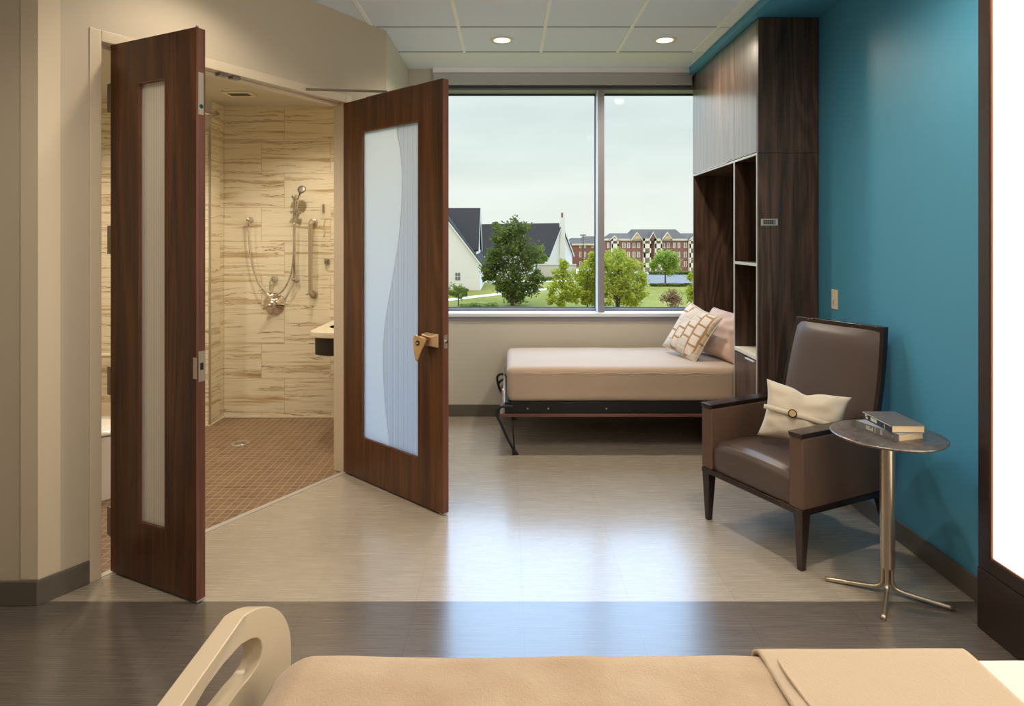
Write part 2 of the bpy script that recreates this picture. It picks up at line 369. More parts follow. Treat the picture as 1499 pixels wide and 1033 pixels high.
# floors
thr0, thr1 = D(S1, .03), D(S2, .03)
b_ = MB(); b_.prism([(-3.2, 2.775), (XW, 2.775), (XW, YW), (-.97, YW), (-.97, 4.66), D(LD - .02, .02), D(.04, .03)], -.05, 0); struct(b_.build('floor', M['floor']))
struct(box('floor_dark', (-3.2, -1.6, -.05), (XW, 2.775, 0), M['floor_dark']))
b_ = MB(); b_.prism([D(.01, .03), D(LD - .02, .03), (-.97, 5.9), (-3.75, 5.9), (-3.75, 2.76)], -.06, -.002); struct(b_.build('floor_bathroom', M['mosaic']))
struct(MB().prism([D(S1, .0), D(S2, .0), D(S2, .035), D(S1, .035)], -.01, .0025).build('trim_1', M['alum']))
# ceiling
ce = MB(); ce.box((-3.2, -1.6, H), (XW, 5.165, H + .1)); struct(ce.build('ceiling', M['ctile']))
struct(box('ceiling_border', (-1.0, 5.165, H - .002), (XW, YW + .3, H + .1), M['cband']))
g = MB()
for k in range(-5, 3):
    x = .26 + .6095 * k
    if x < 1.55: g.box((x - .012, -1.6, H - .006), (x + .012, 5.165, H + .002))
g.box((1.47, -1.6, H - .004), (1.56, 5.165, H + .002))
struct(g.build('ceiling_rails', M['cgrid']))
g = MB(); y = 4.556
while y > -1.5: g.box((-3.2, y - .0035, H - .005), (1.56, y + .0035, H + .002)); y -= .609
g.box((-3.2, 5.16, H - .004), (1.56, 5.167, H + .002))
struct(g.build('ceiling_joints', M['winframe']))
struct(MB().prism([D(.06, .05), D(LD - .02, .05), (-.99, 5.8), (-3.8, 5.8), (-3.8, 2.80)], 2.70, 2.78).build('ceiling_bathroom', M['wall']))
# unseen slab, added to keep daylight out of the wall cavities
struct(box('daylight_block_slab', (-4.1, -1.9, H + .1), (2.4, 6.05, H + .3), M['white']))
# teal soffit along the right wall
so_ = MB(); so_.box((1.571, -1.6, 2.985), (XW, YW - .03, H - .001)); struct(so_.build('ceiling_soffit', M['teal']))
struct(box('trim_2', (1.555, YW - .03, 2.978), (1.66, YW - .018, H - .003), M['white']))
# walls
struct(box('wall_right', (XW, -1.6, 0), (XW + .15, 5.95, H + .1), M['teal']))
struct(box('wall_back', (-3.35, -1.75, 0), (XW + .15, -1.6, H + .1), M['wall']))
struct(box('wall_left_rear', (-3.35, -1.6, 0), (-3.2, 2.87, H + .1), M['wall']))
struct(MB().prism([(-3.2, 2.75), tuple(C0), D(.0, .10), (-3.2, 2.87)], 0, H + .1).build('wall_left_front', M['wall_warm']))
dw = MB()
dw.prism([D(0, 0), D(S1 - FW, 0), D(S1 - FW, .10), D(0, .10)], 0, H + .1)
dw.prism([D(S1 - FW, 0), D(S2 + FW, 0), D(S2 + FW, .10), D(S1 - FW, .10)], DH + FW, H + .1)
dw.prism([D(S2 + FW, 0), D(LD, 0), (XN, 4.66), (XN - .1, 4.72), D(S2 + FW, .10)], 0, H + .1)
struct(dw.build('wall_diagonal', M['wall_warm']))
fr = MB()
for a, b in ((S1 - FW, S1), (S2, S2 + FW)): fr.prism([D(a, -.006), D(b, -.006), D(b, .106), D(a, .106)], 0, DH + FW)
fr.prism([D(S1, -.006), D(S2, -.006), D(S2, .106), D(S1, .106)], DH, DH + FW)
fr.prism([D(S1, .055), D(S1 + .016, .055), D(S1 + .016, .1), D(S1, .1)], 0, DH)
fr.prism([D(S1, .055), D(S2, .055), D(S2, .1), D(S1, .1)], DH - .016, DH)
struct(fr.build('trim_3', M['frame'], bevel=.003))
ht = MB()
for s_ in (S1 + .62, S1 + .70): ht.prism([D(s_, .012), D(s_ + .05, .012), D(s_ + .05, .045), D(s_, .045)], DH - .018, DH + .002)
struct(ht.build('trim_4', M['hinge']))
struct(box('wall_left_window', (XN - .1, 4.66, 0), (XN, YW, H + .1), M['wall']))
# window wall
WX0, WX1, WZ0, WZ1 = -.655, 2.0, .875, 3.02
ww = MB()
ww.box((XN - .1, YW, 0), (XW + .15, YW + .25, WZ0)); ww.box((XN - .1, YW, WZ0), (WX0, YW + .25, H + .1)); ww.box((WX0, YW, WZ1), (XW + .15, YW + .25, H + .1))
struct(ww.build('wall_window', M['wall']))
# bathroom shell
struct(box('wall_bathroom_back', (-2.47, 5.636, 0), (-.99, 5.9, H), M['tile']))
struct(box('wall_bathroom_wing', (-3.9, 5.38, 0), (-2.472, 5.9, H), M['tile']))
struct(box('wall_bathroom_left', (-3.9, 2.87, 0), (-3.75, 5.38, H), M['tile']))
struct(box('wall_bathroom_right', (-1.01, 4.76, 0), (-.976, 5.636, H - .01), M['tile']))
struct(box('wall_bathroom_front', (-3.9, 2.871, 0), (-2.2, 2.93, H), M['wall']))
cv = MB(); cv.box((-2.45, 5.628, 0), (-1.02, 5.637, .012)); cv.box((-2.474, 5.39, 0), (-2.464, 5.636, .012)); cv.box((-3.75, 5.372, 0), (-2.47, 5.381, .012))
struct(cv.build('trim_5', M['ivory']))
struct(box('trim_6', (-2.482, 5.374, .012), (-2.468, 5.384, 2.47), M['steel']))
struct(box('trim_7', (-2.75, 5.366, 2.50), (-2.462, 5.384, 2.70), M['wall']))
# baseboards
def baseb(name, poly, h=.104): return struct(MB().prism(poly, 0, h).build(name, M['base'], bevel=.003))
t = .013
baseb('baseboard_left', [(-3.2, 2.75), (-3.2, 2.75 - t), (C0.x + .004, 2.75 - t), D(S1 - FW - .002, -t), D(S1 - FW - .002, -.001), D(0, -.001)])
baseb('baseboard_window', [(XN + .001, YW), (1.60, YW), (1.60, YW - t), (XN + .001, YW - t)])
baseb('baseboard_corner', [(XN, 4.67), (XN + t, 4.67), (XN + t, YW - t), (XN, YW - t)])
baseb('baseboard_right', [(XW, 2.60), (XW - t, 2.60), (XW - t, 4.18), (XW, 4.18)], .105)
# corner guard over the outside corner
cg = MB(); cg.prism([(C0.x - .072, 2.75), (C0.x - .072, 2.7465), (C0.x + .003, 2.7465), D(.085, -.0035), D(.085, 0), D(0, 0)], .108, H - .001)
struct(cg.build('trim_8', M['frame'], bevel=.001))

# window assembly
win = struct(thing('window_1', (0, 0, 0), 0, None, None))
f = MB(); y0, y1 = YW + .02, YW + .2
f.box((WX0, y0, WZ0), (WX0 + .05, y1, WZ1)); f.box((WX0, y0, 2.86), (WX1, y1, WZ1)); f.box((WX0, y1 - .05, WZ0), (WX1, y1, .93)); f.box((1.95, y0, WZ0), (WX1, y1, WZ1))
f.build('window_frame', M['winframe'], win, .002)
MB().box((.79, YW + .03, .90), (.846, YW + .2, 2.9)).build('mullion', M['winframe'], win, .002)
MB().box((.787, YW + .03, .91), (.7905, YW + .2, 2.86)).build('mullion_trim', M['winlight'], win)
gk = MB()
for a, b in ((WX0 + .05, .787), (.846, 1.95)):
    gk.box((a, y1 - .03, .93), (b, y1 - .015, .938)); gk.box((a, y1 - .03, 2.845), (b, y1 - .015, 2.86)); gk.box((a, y1 - .03, .93), (a + .006, y1 - .015, 2.86)); gk.box((b - .008, y1 - .03, .93), (b, y1 - .015, 2.86))
gk.build('gasket', M['gasket'], win)
for a, b in ((WX0 + .05, .789), (.846, 1.95)): MB().box((a, y1 - .024, .93), (b, y1 - .018, 2.86)).build('glass_pane', M['glass'], win)
MB().box((XN + .001, YW - .02, .872), (1.61, YW + .16, .905)).build('window_sill', M['winlight'], win, .003)
MB().box((XN + .001, YW - .012, .838), (1.61, YW - .0005, .872)).build('sill_apron', M['winframe'], win)
sh = thing('roller_shade', (0, YW, 2.86), 0, 'long grey roller shade box across the top of the window', 'window shade')
MB().box((WX0 + .004, -.045, .033), (1.6, .018, .135)).build('fascia', M['shade'], sh, .004)
MB().box((WX0, -.06, .137), (1.6, .018, .181)).build('top_rail', M['cgrid'], sh, .003)
MB().box((WX0 + .01, -.02, .014), (1.6, .012, .033)).build('bottom_bar', M['gasket'], sh, .003)

# ------------------------------------------------------------------ lamps: recessed downlights
def downlight(i, x, y, z, wt, deg, name='recessed_downlight'):
    o = thing(name, (x, y, z), 0, None, None)
    MB().lathe([(.062, -.001), (.088, -.004), (.09, .002), (.062, .004)], seg=32).build('trim_ring', M['white'], o, smooth=True)
    MB().lathe([(.0615, -.001), (.055, .002), (.05, .003)], seg=32).build('lens', M['lens'], o, smooth=True)
    ld = bpy.data.lights.new('lamp', 'SPOT'); ld.energy = wt; ld.spot_size = R(deg); ld.spot_blend = .6; ld.color = WARM; ld.shadow_soft_size = .05
    lo = bpy.data.objects.new('lamp', ld); col.objects.link(lo); lo.parent = o; lo.location = (0, 0, -.02)
    return o
dl_labels = ['round recessed ceiling downlight, left of the two above the wall bed', 'round recessed ceiling downlight, right of the two, nearer the teal soffit',
             'recessed ceiling downlight close to the bathroom doors, out of frame', 'recessed ceiling downlight near the left wall, out of frame', 'recessed ceiling downlight above the hospital bed, out of frame', 'recessed ceiling downlight above the side table, out of frame',
             'recessed ceiling downlight behind the viewer, out of frame', 'bathroom ceiling downlight behind the narrow door leaf', 'bathroom ceiling downlight over the shower corner', 'bathroom ceiling downlight near the far left wall']
for i, (x, y, z, wt, deg) in enumerate(LAMPS):
    tag(downlight(i, x, y, z, wt, deg), dl_labels[i], 'ceiling light', 'recessed ceiling downlights')

# ------------------------------------------------------------------ bathroom doors
def door(name, hinge, free, width, lite, lz, curve):
    a = math.atan2(free[1] - hinge[1], free[0] - hinge[0])
    o = struct(thing(name, (hinge[0], hinge[1], .012), a, None, None)); h = 2.438; T = .045
    x0, x1 = lite; z0, z1 = lz
    b = MB(); b.box((0, 0, 0), (x0, T, h)); b.box((x1, 0, 0), (width, T, h)); b.box((x0, 0, 0), (x1, T, z0)); b.box((x0, 0, z1), (x1, T, h))
    bmesh.ops.remove_doubles(b.bm, verts=b.bm.verts, dist=1e-4)
    b.build('door_leaf', M['door'], o)
    MB().box((width, .0008, .0), (width + .002, T - .0008, h)).build('edge_band', M['door_edge'], o)
    s = MB(); e_ = .007
    for ya, yb in ((-.002, .012), (T - .012, T + .002)):
        s.box((x0, ya, z0), (x0 + e_, yb, z1)); s.box((x1 - e_, ya, z0), (x1, yb, z1)); s.box((x0, ya, z0), (x1, yb, z0 + e_)); s.box((x0, ya, z1 - e_), (x1, yb, z1))
    s.build('glazing_bead', M['door_edge'], o)
    yg0, yg1 = T / 2 - .005, T / 2 + .003
    if curve is None:
        MB().box((x0, yg0, z0), (x1, yg1, z1)).build('glass_panel', M['frost_lamplit'], o)
    else:
        n = 40; zs = [z0 + (z1 - z0) * i / n for i in range(n + 1)]
        xs = [x0 + (x1 - x0) * curve((z - z0) / (z1 - z0)) for z in zs]
        for nm, side, mt in (('glass_panel', 0, M['frost']), ('ribbed_glass_panel', 1, M['frost_r'])):
            g = MB()
            for i in range(n):
                xa, xb = (x0, xs[i]) if side == 0 else (xs[i], x1); xc, xd = (x0, xs[i + 1]) if side == 0 else (xs[i + 1], x1)
                g.quad([(xa, yg0, zs[i]), (xb, yg0, zs[i]), (xd, yg0, zs[i + 1]), (xc, yg0, zs[i + 1])])
                g.quad([(xa, yg1, zs[i]), (xb, yg1, zs[i]), (xd, yg1, zs[i + 1]), (xc, yg1, zs[i + 1])])
            bmesh.ops.remove_doubles(g.bm, verts=g.bm.verts, dist=1e-4)
            g.build(nm, mt, o)
        MB().tube([(x, yg0 - .0005, z) for x, z in zip(xs, zs)], .003, 6).build('glass_seam', M['frost_line'], o)
    return o, a
W1, W2 = .580, .988
def seam(t, P=((0, .47), (.12, .40), (.24, .36), (.36, .38), (.5, .50), (.66, .64), (.82, .69), (.92, .66), (1, .58))):
    for i in range(len(P) - 1):
        if t <= P[i + 1][0] + 1e-9:
            p = [P[max(i - 1, 0)][1], P[i][1], P[i + 1][1], P[min(i + 2, len(P) - 1)][1]]; u = (t - P[i][0]) / (P[i + 1][0] - P[i][0])
            return .5 * (2 * p[1] + (p[2] - p[0]) * u + (2 * p[0] - 5 * p[1] + 4 * p[2] - p[3]) * u * u + (3 * p[1] - p[0] - 3 * p[2] + p[3]) * u ** 3)
d1, a1 = door('door_1', (-1.845, 3.008), (-1.324, 2.750), W1, (.199, .388), (.262, 2.243), None)
d2, a2 = door('door_2', (-1.092, 4.30), (-.367, 3.626), W2, (.2085, .782), (.263, 2.23),
              lambda t: seam(t))
# hinges (narrow leaf)
for z in (2.195, 1.535, .880, .226):
    h_ = MB(); h_.box((-.032, .004, z - .066), (-.0085, .008, z + .066)); h_.box((-.0005, .004, z - .066), (.0, .04, z + .066))
    for k in range(5): h_.tube([(-.006, .006, z - .0665 + k * .0268), (-.006, .006, z - .0665 + k * .0268 + .0255)], .0075, 10)
    h_.box((-.004, -.001, z - .066), (.0015, .012, z + .066))
    hg = h_.build('hinge', M['hinge'], d1)
# narrow leaf edge hardware
e1 = W1 + .002
MB().box((e1, .010, 2.07), (e1 + .0015, .036, 2.25)).build('flush_bolt_plate', M['steel'], d1, .0005)
MB().lathe([(.0095, 0), (.0095, .001)], (e1 + .0015, .023, 2.105), 'X', 20).build('flush_bolt_lever', M['chrome'], bpy.data.objects['flush_bolt_plate'])
MB().tube([(W1 - .02, .022, 2.438), (W1 - .02, .022, 2.452)], .006, 10).build('flush_bolt_pin', M['hinge'], d1)
sp_ = MB(); sp_.box((e1, .010, .93), (e1 + .0018, .042, 1.06)); sp_.box((W1 - .015, -.0025, .945), (e1 + .0018, .0, 1.035)); sp_.build('strike_plate', M['steel'], d1)
MB().box((e1 + .0018, .018, .98), (e1 + .0022, .034, 1.01)).build('strike_hole', M['blackpl'], bpy.data.objects['strike_plate'])
MB().box((W1 - .03, .004, -.006), (e1, .04, .002)).build('bottom_guide', M['alum'], d1)
MB().box((0.02, .006, -.006), (W1 - .03, .036, .0)).build('door_sweep', M['gasket'], d1)
# wide leaf hardware: paddle latch on the room side
e2 = W2 + .002
hd = MB(); hd.hull8([(.845, 0, .925), (.958, 0, .925), (.958, 0, 1.005), (.845, 0, 1.005)], [(.838, -.030, .936), (.932, -.036, .938), (.932, -.036, .990), (.838, -.030, .996)])
hl = hd.build('latch_body', M['brass'], d2, .004)
pad = MB()
prof = [(.80, .962), (.804, .985), (.822, .99), (.90, .985), (.915, .975), (.905, .955), (.872, .905), (.845, .855), (.832, .842), (.818, .850), (.806, .90)]
pad.hull8([(x, -.044, z) for x, z in prof], [(x, -.060, z) for x, z in prof])
pd_ = pad.build('door_handle', M['brass'], d2, .004)
MB().lathe([(.015, 0), (.015, .003)], (.845, -.0605, .948), 'Y', 24).build('lock_emblem', M['blackpl'], pd_)
MB().box((.836, -.0645, .943), (.854, -.0634, .953)).build('emblem_mark', M['steel'], pd_)
lp = MB(); lp.box((e2, .010, .925), (e2 + .0015, .036, 1.0)); lp.build('latch_plate', M['steel'], d2)
MB().tube([(e2, .023, .962), (e2 + .012, .023, .962)], .009, 12).build('latch_bolt', M['chrome'], d2)
MB().box((W2 - .03, .004, -.006), (e2, .04, .002)).build('bottom_guide', M['alum'], d2)
MB().box((0.02, .006, -.006), (W2 - .03, .036, .0)).build('door_sweep', M['gasket'], d2)
MB().box((.25, .001, 2.438), (.72, .044, 2.443)).build('top_channel', M['hinge'], d2)
# holder arm from header to the wide leaf
arm = MB(); s0 = D(S2 - .35, -.02)
ax, ay = .45, .02; ca, sa = math.cos(a2), math.sin(a2); ap = (-1.092 + ca * ax - sa * ay, 4.30 + sa * ax + ca * ay, 2.462)
arm.tube([(s0[0], s0[1], 2.472), ap], .008, 8)
arm.tube([ap, (ap[0], ap[1], 2.450)], .009, 8)
arm.build('door_stay', M['hinge'])
tag(bpy.data.objects['door_stay'], 'thin metal stay arm from the door header to the wide frosted door', 'door stay')

# ------------------------------------------------------------------ bathroom fittings
YB = 5.636
def bw(px, py, off=0): q = at(px, py, YB); return Vector((q.x, YB - off, q.z))
o = thing('shower_slide_bar', bw(434, 409), 0, 'chrome vertical slide bar with handheld shower head and looping hose', 'shower')
L = lambda v: v - o.location
bar = MB(); bar.tube([L(bw(434, 288, .055)), L(bw(434, 409, .055))], .011, 14); bar.build('slide_bar', M['chrome'], o, smooth=True)
for py in (289, 408): MB().lathe([(.026, 0), (.026, .012), (.015, .018), (.014, .05), (.02, .056), (.02, .075), (.012, .08)], L(bw(434, py)), 'Y', 20).build('bar_mount', M['chrome'], o, smooth=True)
hb = MB(); hb.tube([L(bw(429, 311, .06)), L(bw(441, 311, .06))], .012, 12); hb.lathe([(.014, 0), (.016, .02), (.010, .028)], L(bw(443, 311, .055)), 'Y', 16); hb.build('sliding_holder', M['chrome'], o, smooth=True)
hs = MB(); hs.tube([L(bw(436, 318, .075)), L(bw(438, 305, .085)), L(bw(446, 284, .12))], [.010, .012, .010], 12); wnd = hs.build('hand_shower', M['chrome'], o, smooth=True)
hh = MB(); hh.lathe([(.012, -.03), (.03, -.01), (.036, .0), (.034, .006), (.018, .008)], (0, 0, 0), 'Y', 24)
bmesh.ops.transform(hh.bm, matrix=Matrix.Translation(L(bw(448.5, 279, .13))) @ Matrix.Rotation(R(-20), 4, 'X'), verts=hh.bm.verts)
hh.build('shower_head', M['hinge'], o, smooth=True)
hp = smoothpath([L(bw(436, 316, .075)), L(bw(434.5, 345, .07)), L(bw(433, 372, .06)), L(bw(430, 395, .06)), L(bw(425, 412, .06)), L(bw(415, 427, .06)), L(bw(403, 432.5, .06)), L(bw(392, 427, .06)), L(bw(380, 410, .055)), L(bw(371, 380, .05)), L(bw(367.5, 350, .05)), L(bw(366.5, 331, .05))])
MB().tube(hp, .0075, 8).build('shower_hose', M['chrome'], o, smooth=True)
o = thing('supply_elbow', bw(367, 322), 0, 'small chrome water outlet on the tiles where the shower hose ends', 'shower outlet')
MB().lathe([(.026, 0), (.026, .008), (.016, .014), (.016, .04), (.018, .06), (.010, .066)], (0, 0, 0), 'Y', 20).build('flange', M['chrome'], o, smooth=True)
MB().tube([(0, -.05, 0), (0, -.05, -.055)], .0125, 12).build('elbow', M['chrome'], o, smooth=True)
o = thing('shower_diverter', bw(402, 408), 0, 'small chrome diverter knob with thin lever, above the round shower valve', 'shower control')
MB().lathe([(.028, 0), (.027, .008), (.017, .014), (.017, .04), (.02, .045), (.014, .06)], (0, 0, 0), 'Y', 22).build('knob', M['chrome'], o, smooth=True)
MB().tube([(0, -.05, 0), (-.02, -.055, -.02), (-.022, -.055, -.095)], .005, 8).build('lever', M['chrome'], o, smooth=True)
o = thing('shower_valve', bw(402, 444), 0, 'large round chrome shower mixer valve low on the striped tiles', 'shower valve')
MB().lathe([(.094, 0), (.094, .006), (.085, .016), (.055, .022), (.042, .045), (.036, .048)], (0, 0, 0), 'Y', 40).build('escutcheon', M['chrome'], o, smooth=True)
MB().lathe([(.033, .045), (.034, .075), (.026, .088)], (0, 0, 0), 'Y', 24).build('valve_cap', M['chrome'], o, smooth=True)
MB().tube([(0, -.07, 0), (-.03, -.08, -.015), (-.068, -.085, -.04)], [.017, .014, .010], 12).build('lever_handle', M['chrome'], o, smooth=True)
MB().box((.045, -.0235, -.012), (.052, -.0205, .022)).build('hot_mark', Mat('red enamel mark', (180, 50, 44), .4).m, o)
o = thing('grab_bar', bw(459, 430), 0, 'vertical stainless steel grab bar on the shower wall tiles', 'grab bar')
pts = [(0, 0, 0), (0, -.05, 0), (-.002, -.07, .018), (-.004, -.075, .05)]; zt = (430 - 326) * .005939
MB().tube(smoothpath(pts + [(-.004, -.075, zt - .05), (-.002, -.07, zt - .018), (0, -.05, zt), (0, 0, zt)], 5), .0185, 14).build('bar', M['steel'], o, smooth=True)
for z in (0, zt): MB().lathe([(.038, 0), (.038, .006), (.03, .012), (.02, .013)], (0, 0, z), 'Y', 24).build('mounting_flange', M['steel'], o, smooth=True)
o = thing('pull_cord_station', bw(477, 309), 0, 'ivory wall plate with pull cord beside the vertical grab bar', 'emergency call switch')
MB().box((-.045, -.006, -.068), (.045, 0, .068)).build('wall_plate', M['ivory'], o, .003)
MB().box((-.028, -.022, -.012), (-.006, -.006, .062)).build('call_switch', M['chrome'], o, .004)
rr = random.Random(3); MB().tube(smoothpath([(-.016, -.016, -.012), (-.012, -.014, -.05), (-.008, -.012, -.09), (-.022, -.01, -.13), (-.008, -.01, -.17), (-.016, -.01, -.215)], 5), .0035, 6).build('pull_cord', M['ivory'], o, smooth=True)
o = thing('robe_hook', bw(479, 382), 0, 'tiny square metal hook on the tiles right of the grab bar', 'hook')
MB().box((-.02, -.028, -.02), (.02, 0, .02)).build('square_plate', M['hinge'], o, .004)
MB().box((-.012, -.04, -.012), (.012, -.028, .012)).build('hook_post', M['hinge'], o, .003)
o = thing('curtain_rod', (-2.47, 5.50, 2.60), 0, 'short shower curtain rod end on the narrow tiled return wall', 'shower rod')
MB().lathe([(.03, 0), (.03, .008), (.016, .014), (.016, .02)], (-.001, 0, .005), 'X', 18).build('rod_flange', M['chrome'], o, smooth=True)
MB().tube([(.012, -.02, .0), (.012, -.26, -.03)], .011, 12).build('rod', M['chrome'], o, smooth=True)
MB().tube([(.0, .0, .0), (.012, -.02, .0)], .011, 12).build('rod_socket', M['chrome'], o, smooth=True)
o = thing('floor_drain', (-2.04, 4.936, -.002), 0, 'round chrome drain in the brown mosaic shower floor', 'drain')
MB().lathe([(.072, 0), (.070, .004), (.058, .005), (.055, .003), (.02, .003)], (0, 0, 0), 'Z', 36).build('drain_ring', M['chrome'], o, smooth=True)
MB().lathe([(.04, .003), (.038, .005), (.01, .005)], (0, 0, 0), 'Z', 28).build('drain_grate', M['hinge'], o)
o = thing('ceiling_vent', (-2.12, 5.12, 2.70), 0, 'small square exhaust vent in the bathroom ceiling', 'vent')
vp = MB(); vp.box((-.11, -.09, -.010), (.11, .09, 0)); vp.build('vent_plate', M['ivory'], o, .003)
vs_ = MB(); [vs_.box((-.08, -.05 + k * .02, -.012), (.08, -.042 + k * .02, -.0095)) for k in range(5)]; vs_.build('slats', M['gasket'], o)
# vanity
o = thing('vanity_sink', (-1.012, 5.1, .86), 0, 'ivory wall hung sink counter with rounded end and dark apron', 'sink')
def vprof(x0, y0, r, n=14):
    p = [(0, .53)]; p.append((x0, .53))
    for k in range(n + 1):
        a = math.pi + (math.pi / 2) * k / n
        p.append((x0 + r * .95 + r * .95 * math.cos(a), y0 + r * .42 + r * .42 * math.sin(a)))
    p.append((0, y0 - .01)); return p
MB().prism(vprof(-.485, -.32, .30), -.045, 0).build('counter', M['solid'], o, .006)
MB().prism(vprof(-.455, -.29, .28), -.18, -.0455).build('apron', M['wenge'], o, .003)
MB().lathe([(.17, -.11), (.16, -.06), (.165, .0005), (.185, .003), (.19, 0.0)], (-.235, .05, 0), 'Z', 36).build('basin', M['porcelain'], o, smooth=True)
fa = MB(); fa.tube([(-.05, .05, 0), (-.05, .05, .13), (-.09, .05, .16), (-.15, .05, .14)], .012, 12); fa.build('faucet', M['chrome'], o, smooth=True)
MB().box((-.25, .08, -.345), (0, .2, -.33)).build('shelf_bracket', M['black'], o)
# toilet beyond the hinge gap
o = thing('toilet', (-2.62, 3.92, -.002), R(90), 'white porcelain toilet glimpsed between door hinge and frame', 'toilet')
def bowl(u, v):
    a = 2 * math.pi * u; zz = v
    rx = .115 + .075 * (zz ** 1.5); ry = .20 + .08 * zz + (.0)
    return (rx * math.cos(a), -.05 + ry * math.sin(a) - .05 * zz, .40 * zz)
MB().grid(bowl, 32, 12).build('bowl', M['porcelain'], o, smooth=True)
MB().lathe([(.0, 0), (.19, 0), (.20, .012), (.195, .025), (.10, .034)], (0, 0, 0), 'Z', 36)
st = MB(); st.lathe([(.19, 0), (.202, .012), (.198, .028), (.10, .036)], (0, 0, 0), 'Z', 36)
bmesh.ops.transform(st.bm, matrix=Matrix.Translation((0, -.08, .40)) @ Matrix.Diagonal((1, 1.38, 1, 1)), verts=st.bm.verts); st.build('seat_lid', M['porcelain'], o, smooth=True)
MB().box((-.20, .16, .36), (.20, .34, .74)).build('tank', M['porcelain'], o, .02)
MB().box((-.21, .155, .74), (.21, .35, .775)).build('tank_lid', M['porcelain'], o, .01)
MB().box((-.09, .0, 0), (.09, .3, .36)).build('pedestal', M['porcelain'], o, .03)
o = thing('wall_grab_rail', (-3.6, 5.38, .60), 0, 'pale horizontal grab rail glimpsed through the gap beside the door hinges', 'grab bar')
MB().tube(smoothpath([(0, 0, 0), (0, -.05, 0), (.03, -.07, 0), (.5, -.07, 0), (.97, -.07, 0), (1.0, -.05, 0), (1.0, 0, 0)], 4), .019, 12).build('rail', M['ivory'], o, smooth=True)
for x in (0, 1.0): MB().lathe([(.038, 0), (.038, .008), (.02, .012)], (x, 0, 0), 'Y', 20).build('rail_flange', M['ivory'], o, smooth=True)

# ------------------------------------------------------------------ wardrobe wall unit
XF, YN = 1.616, 4.19; ZT = 2.98; T = .02
YD1, YD2 = 4.633, 4.245      # divider planes
wd = thing('wardrobe', (XF, YN, 0), 0, 'tall dark walnut wardrobe unit with bed niche and open shelves beside the window', 'wardrobe')
def wb(name, a, b, mat, bev=.0, par=None):
    return MB().box((a[0] - XF, a[1] - YN, a[2]), (b[0] - XF, b[1] - YN, b[2])).build(name, mat, par or wd, bev)
XB = XW - .004; YE = YW - .006
wb('side_panel', (XF, YN, .0), (XB, YN + .03, 2.105), M['lam'])
wb('upper_side_panel', (XF, YN, 2.108), (XB, YN + .03, ZT), M['lam'])
wb('back_panel', (XB - .012, YN + .03, 0), (XB, YE, ZT), M['lam'])
wb('divider', (XF + .002, YD1 - .01, 0), (XB - .012, YD1 + .012, 2.10), M['lam'])
wb('top_panel', (XF + .022, YN + .03, ZT - .02), (XB - .012, YE, ZT), M['lam'])
wb('upper_floor', (XF + .022, YN + .03, 2.10), (XB - .012, YE, 2.125), M['lam'])
wb('end_panel', (XF + .002, YE - .022, 0), (XB - .012, YE, 2.10), M['lam'])
wb('upper_door', (XF, YD1 + .003, 2.118), (XF + .02, YE, ZT - .002), M['lam_sky_sheen'])
wb('upper_door', (XF, YN + .031, 2.118), (XF + .02, YD1 - .001, ZT - .002), M['lam_sky_sheen'])
tr_ = wb('edging', (XF - .002, YD1 - .010, 0), (XF + .003, YD1 + .012, 2.112), M['alum'])
wb('edging', (XF - .002, YN + .018, 0), (XF + .003, YN + .031, 2.112), M['alum'])
wb('edging', (XF - .002, YD1 + .012, 2.098), (XF + .003, YE, 2.112), M['alum'])
wb('edging', (XF - .002, YN + .031, 2.098), (XF + .003, YD1 - .010, 2.112), M['alum'])
wb('finger_pull', (XF - .006, YD1 + .15, 2.113), (XF + .01, YE - .12, 2.118), M['alum'])
for z in (1.62 - .005, 1.33): pass
sh_ = wb('shelf', (XF + .002, YN + .03, 1.375), (XB - .012, YD1 - .01, 1.393), M['lam'])
wb('shelf_edging', (XF - .001, YN + .031, 1.374), (XF + .002, YD1 - .011, 1.394), M['alum'], 0, sh_)
wb('shelf_top', (XF - .002, YN + .031, .762), (XB - .012, YD1 - .011, .79), M['solid'], .002)
dr = wb('drawer', (XF - .001, YN + .033, .42), (XF + .3, YD1 - .013, .755), M['lam'])
wb('drawer_handle', (XF - .016, YN + .05, .742), (XF - .001, YN + .20, .752), M['alum'], .002, dr)
dr2 = wb('drawer', (XF - .001, YN + .033, .09), (XF + .3, YD1 - .013, .415), M['lam'])
wb('drawer_handle', (XF - .016, YN + .05, .402), (XF - .001, YN + .20, .412), M['alum'], .002, dr2)
wb('toe_kick', (XF + .03, YN + .03, 0), (XF + .05, YD1 - .013, .09), M['base'])
cp = wb('control_plate', (1.632, YN - .006, 1.638), (1.740, YN, 1.682), M['alum'], .001)
kb = MB()
for r_ in range(2):
    for k in range(5): kb.box((1.650 + k * .0125 - XF, -.0075, 1.649 + r_ * .014), (1.650 + k * .0125 + .009 - XF, -.006, 1.649 + r_ * .014 + .010))
kb.build('plate_keys', M['gasket'], cp)
wb('plate_window', (1.643, YN - .0068, 1.645), (1.726, YN - .006, 1.676), M['hinge'], 0, cp)

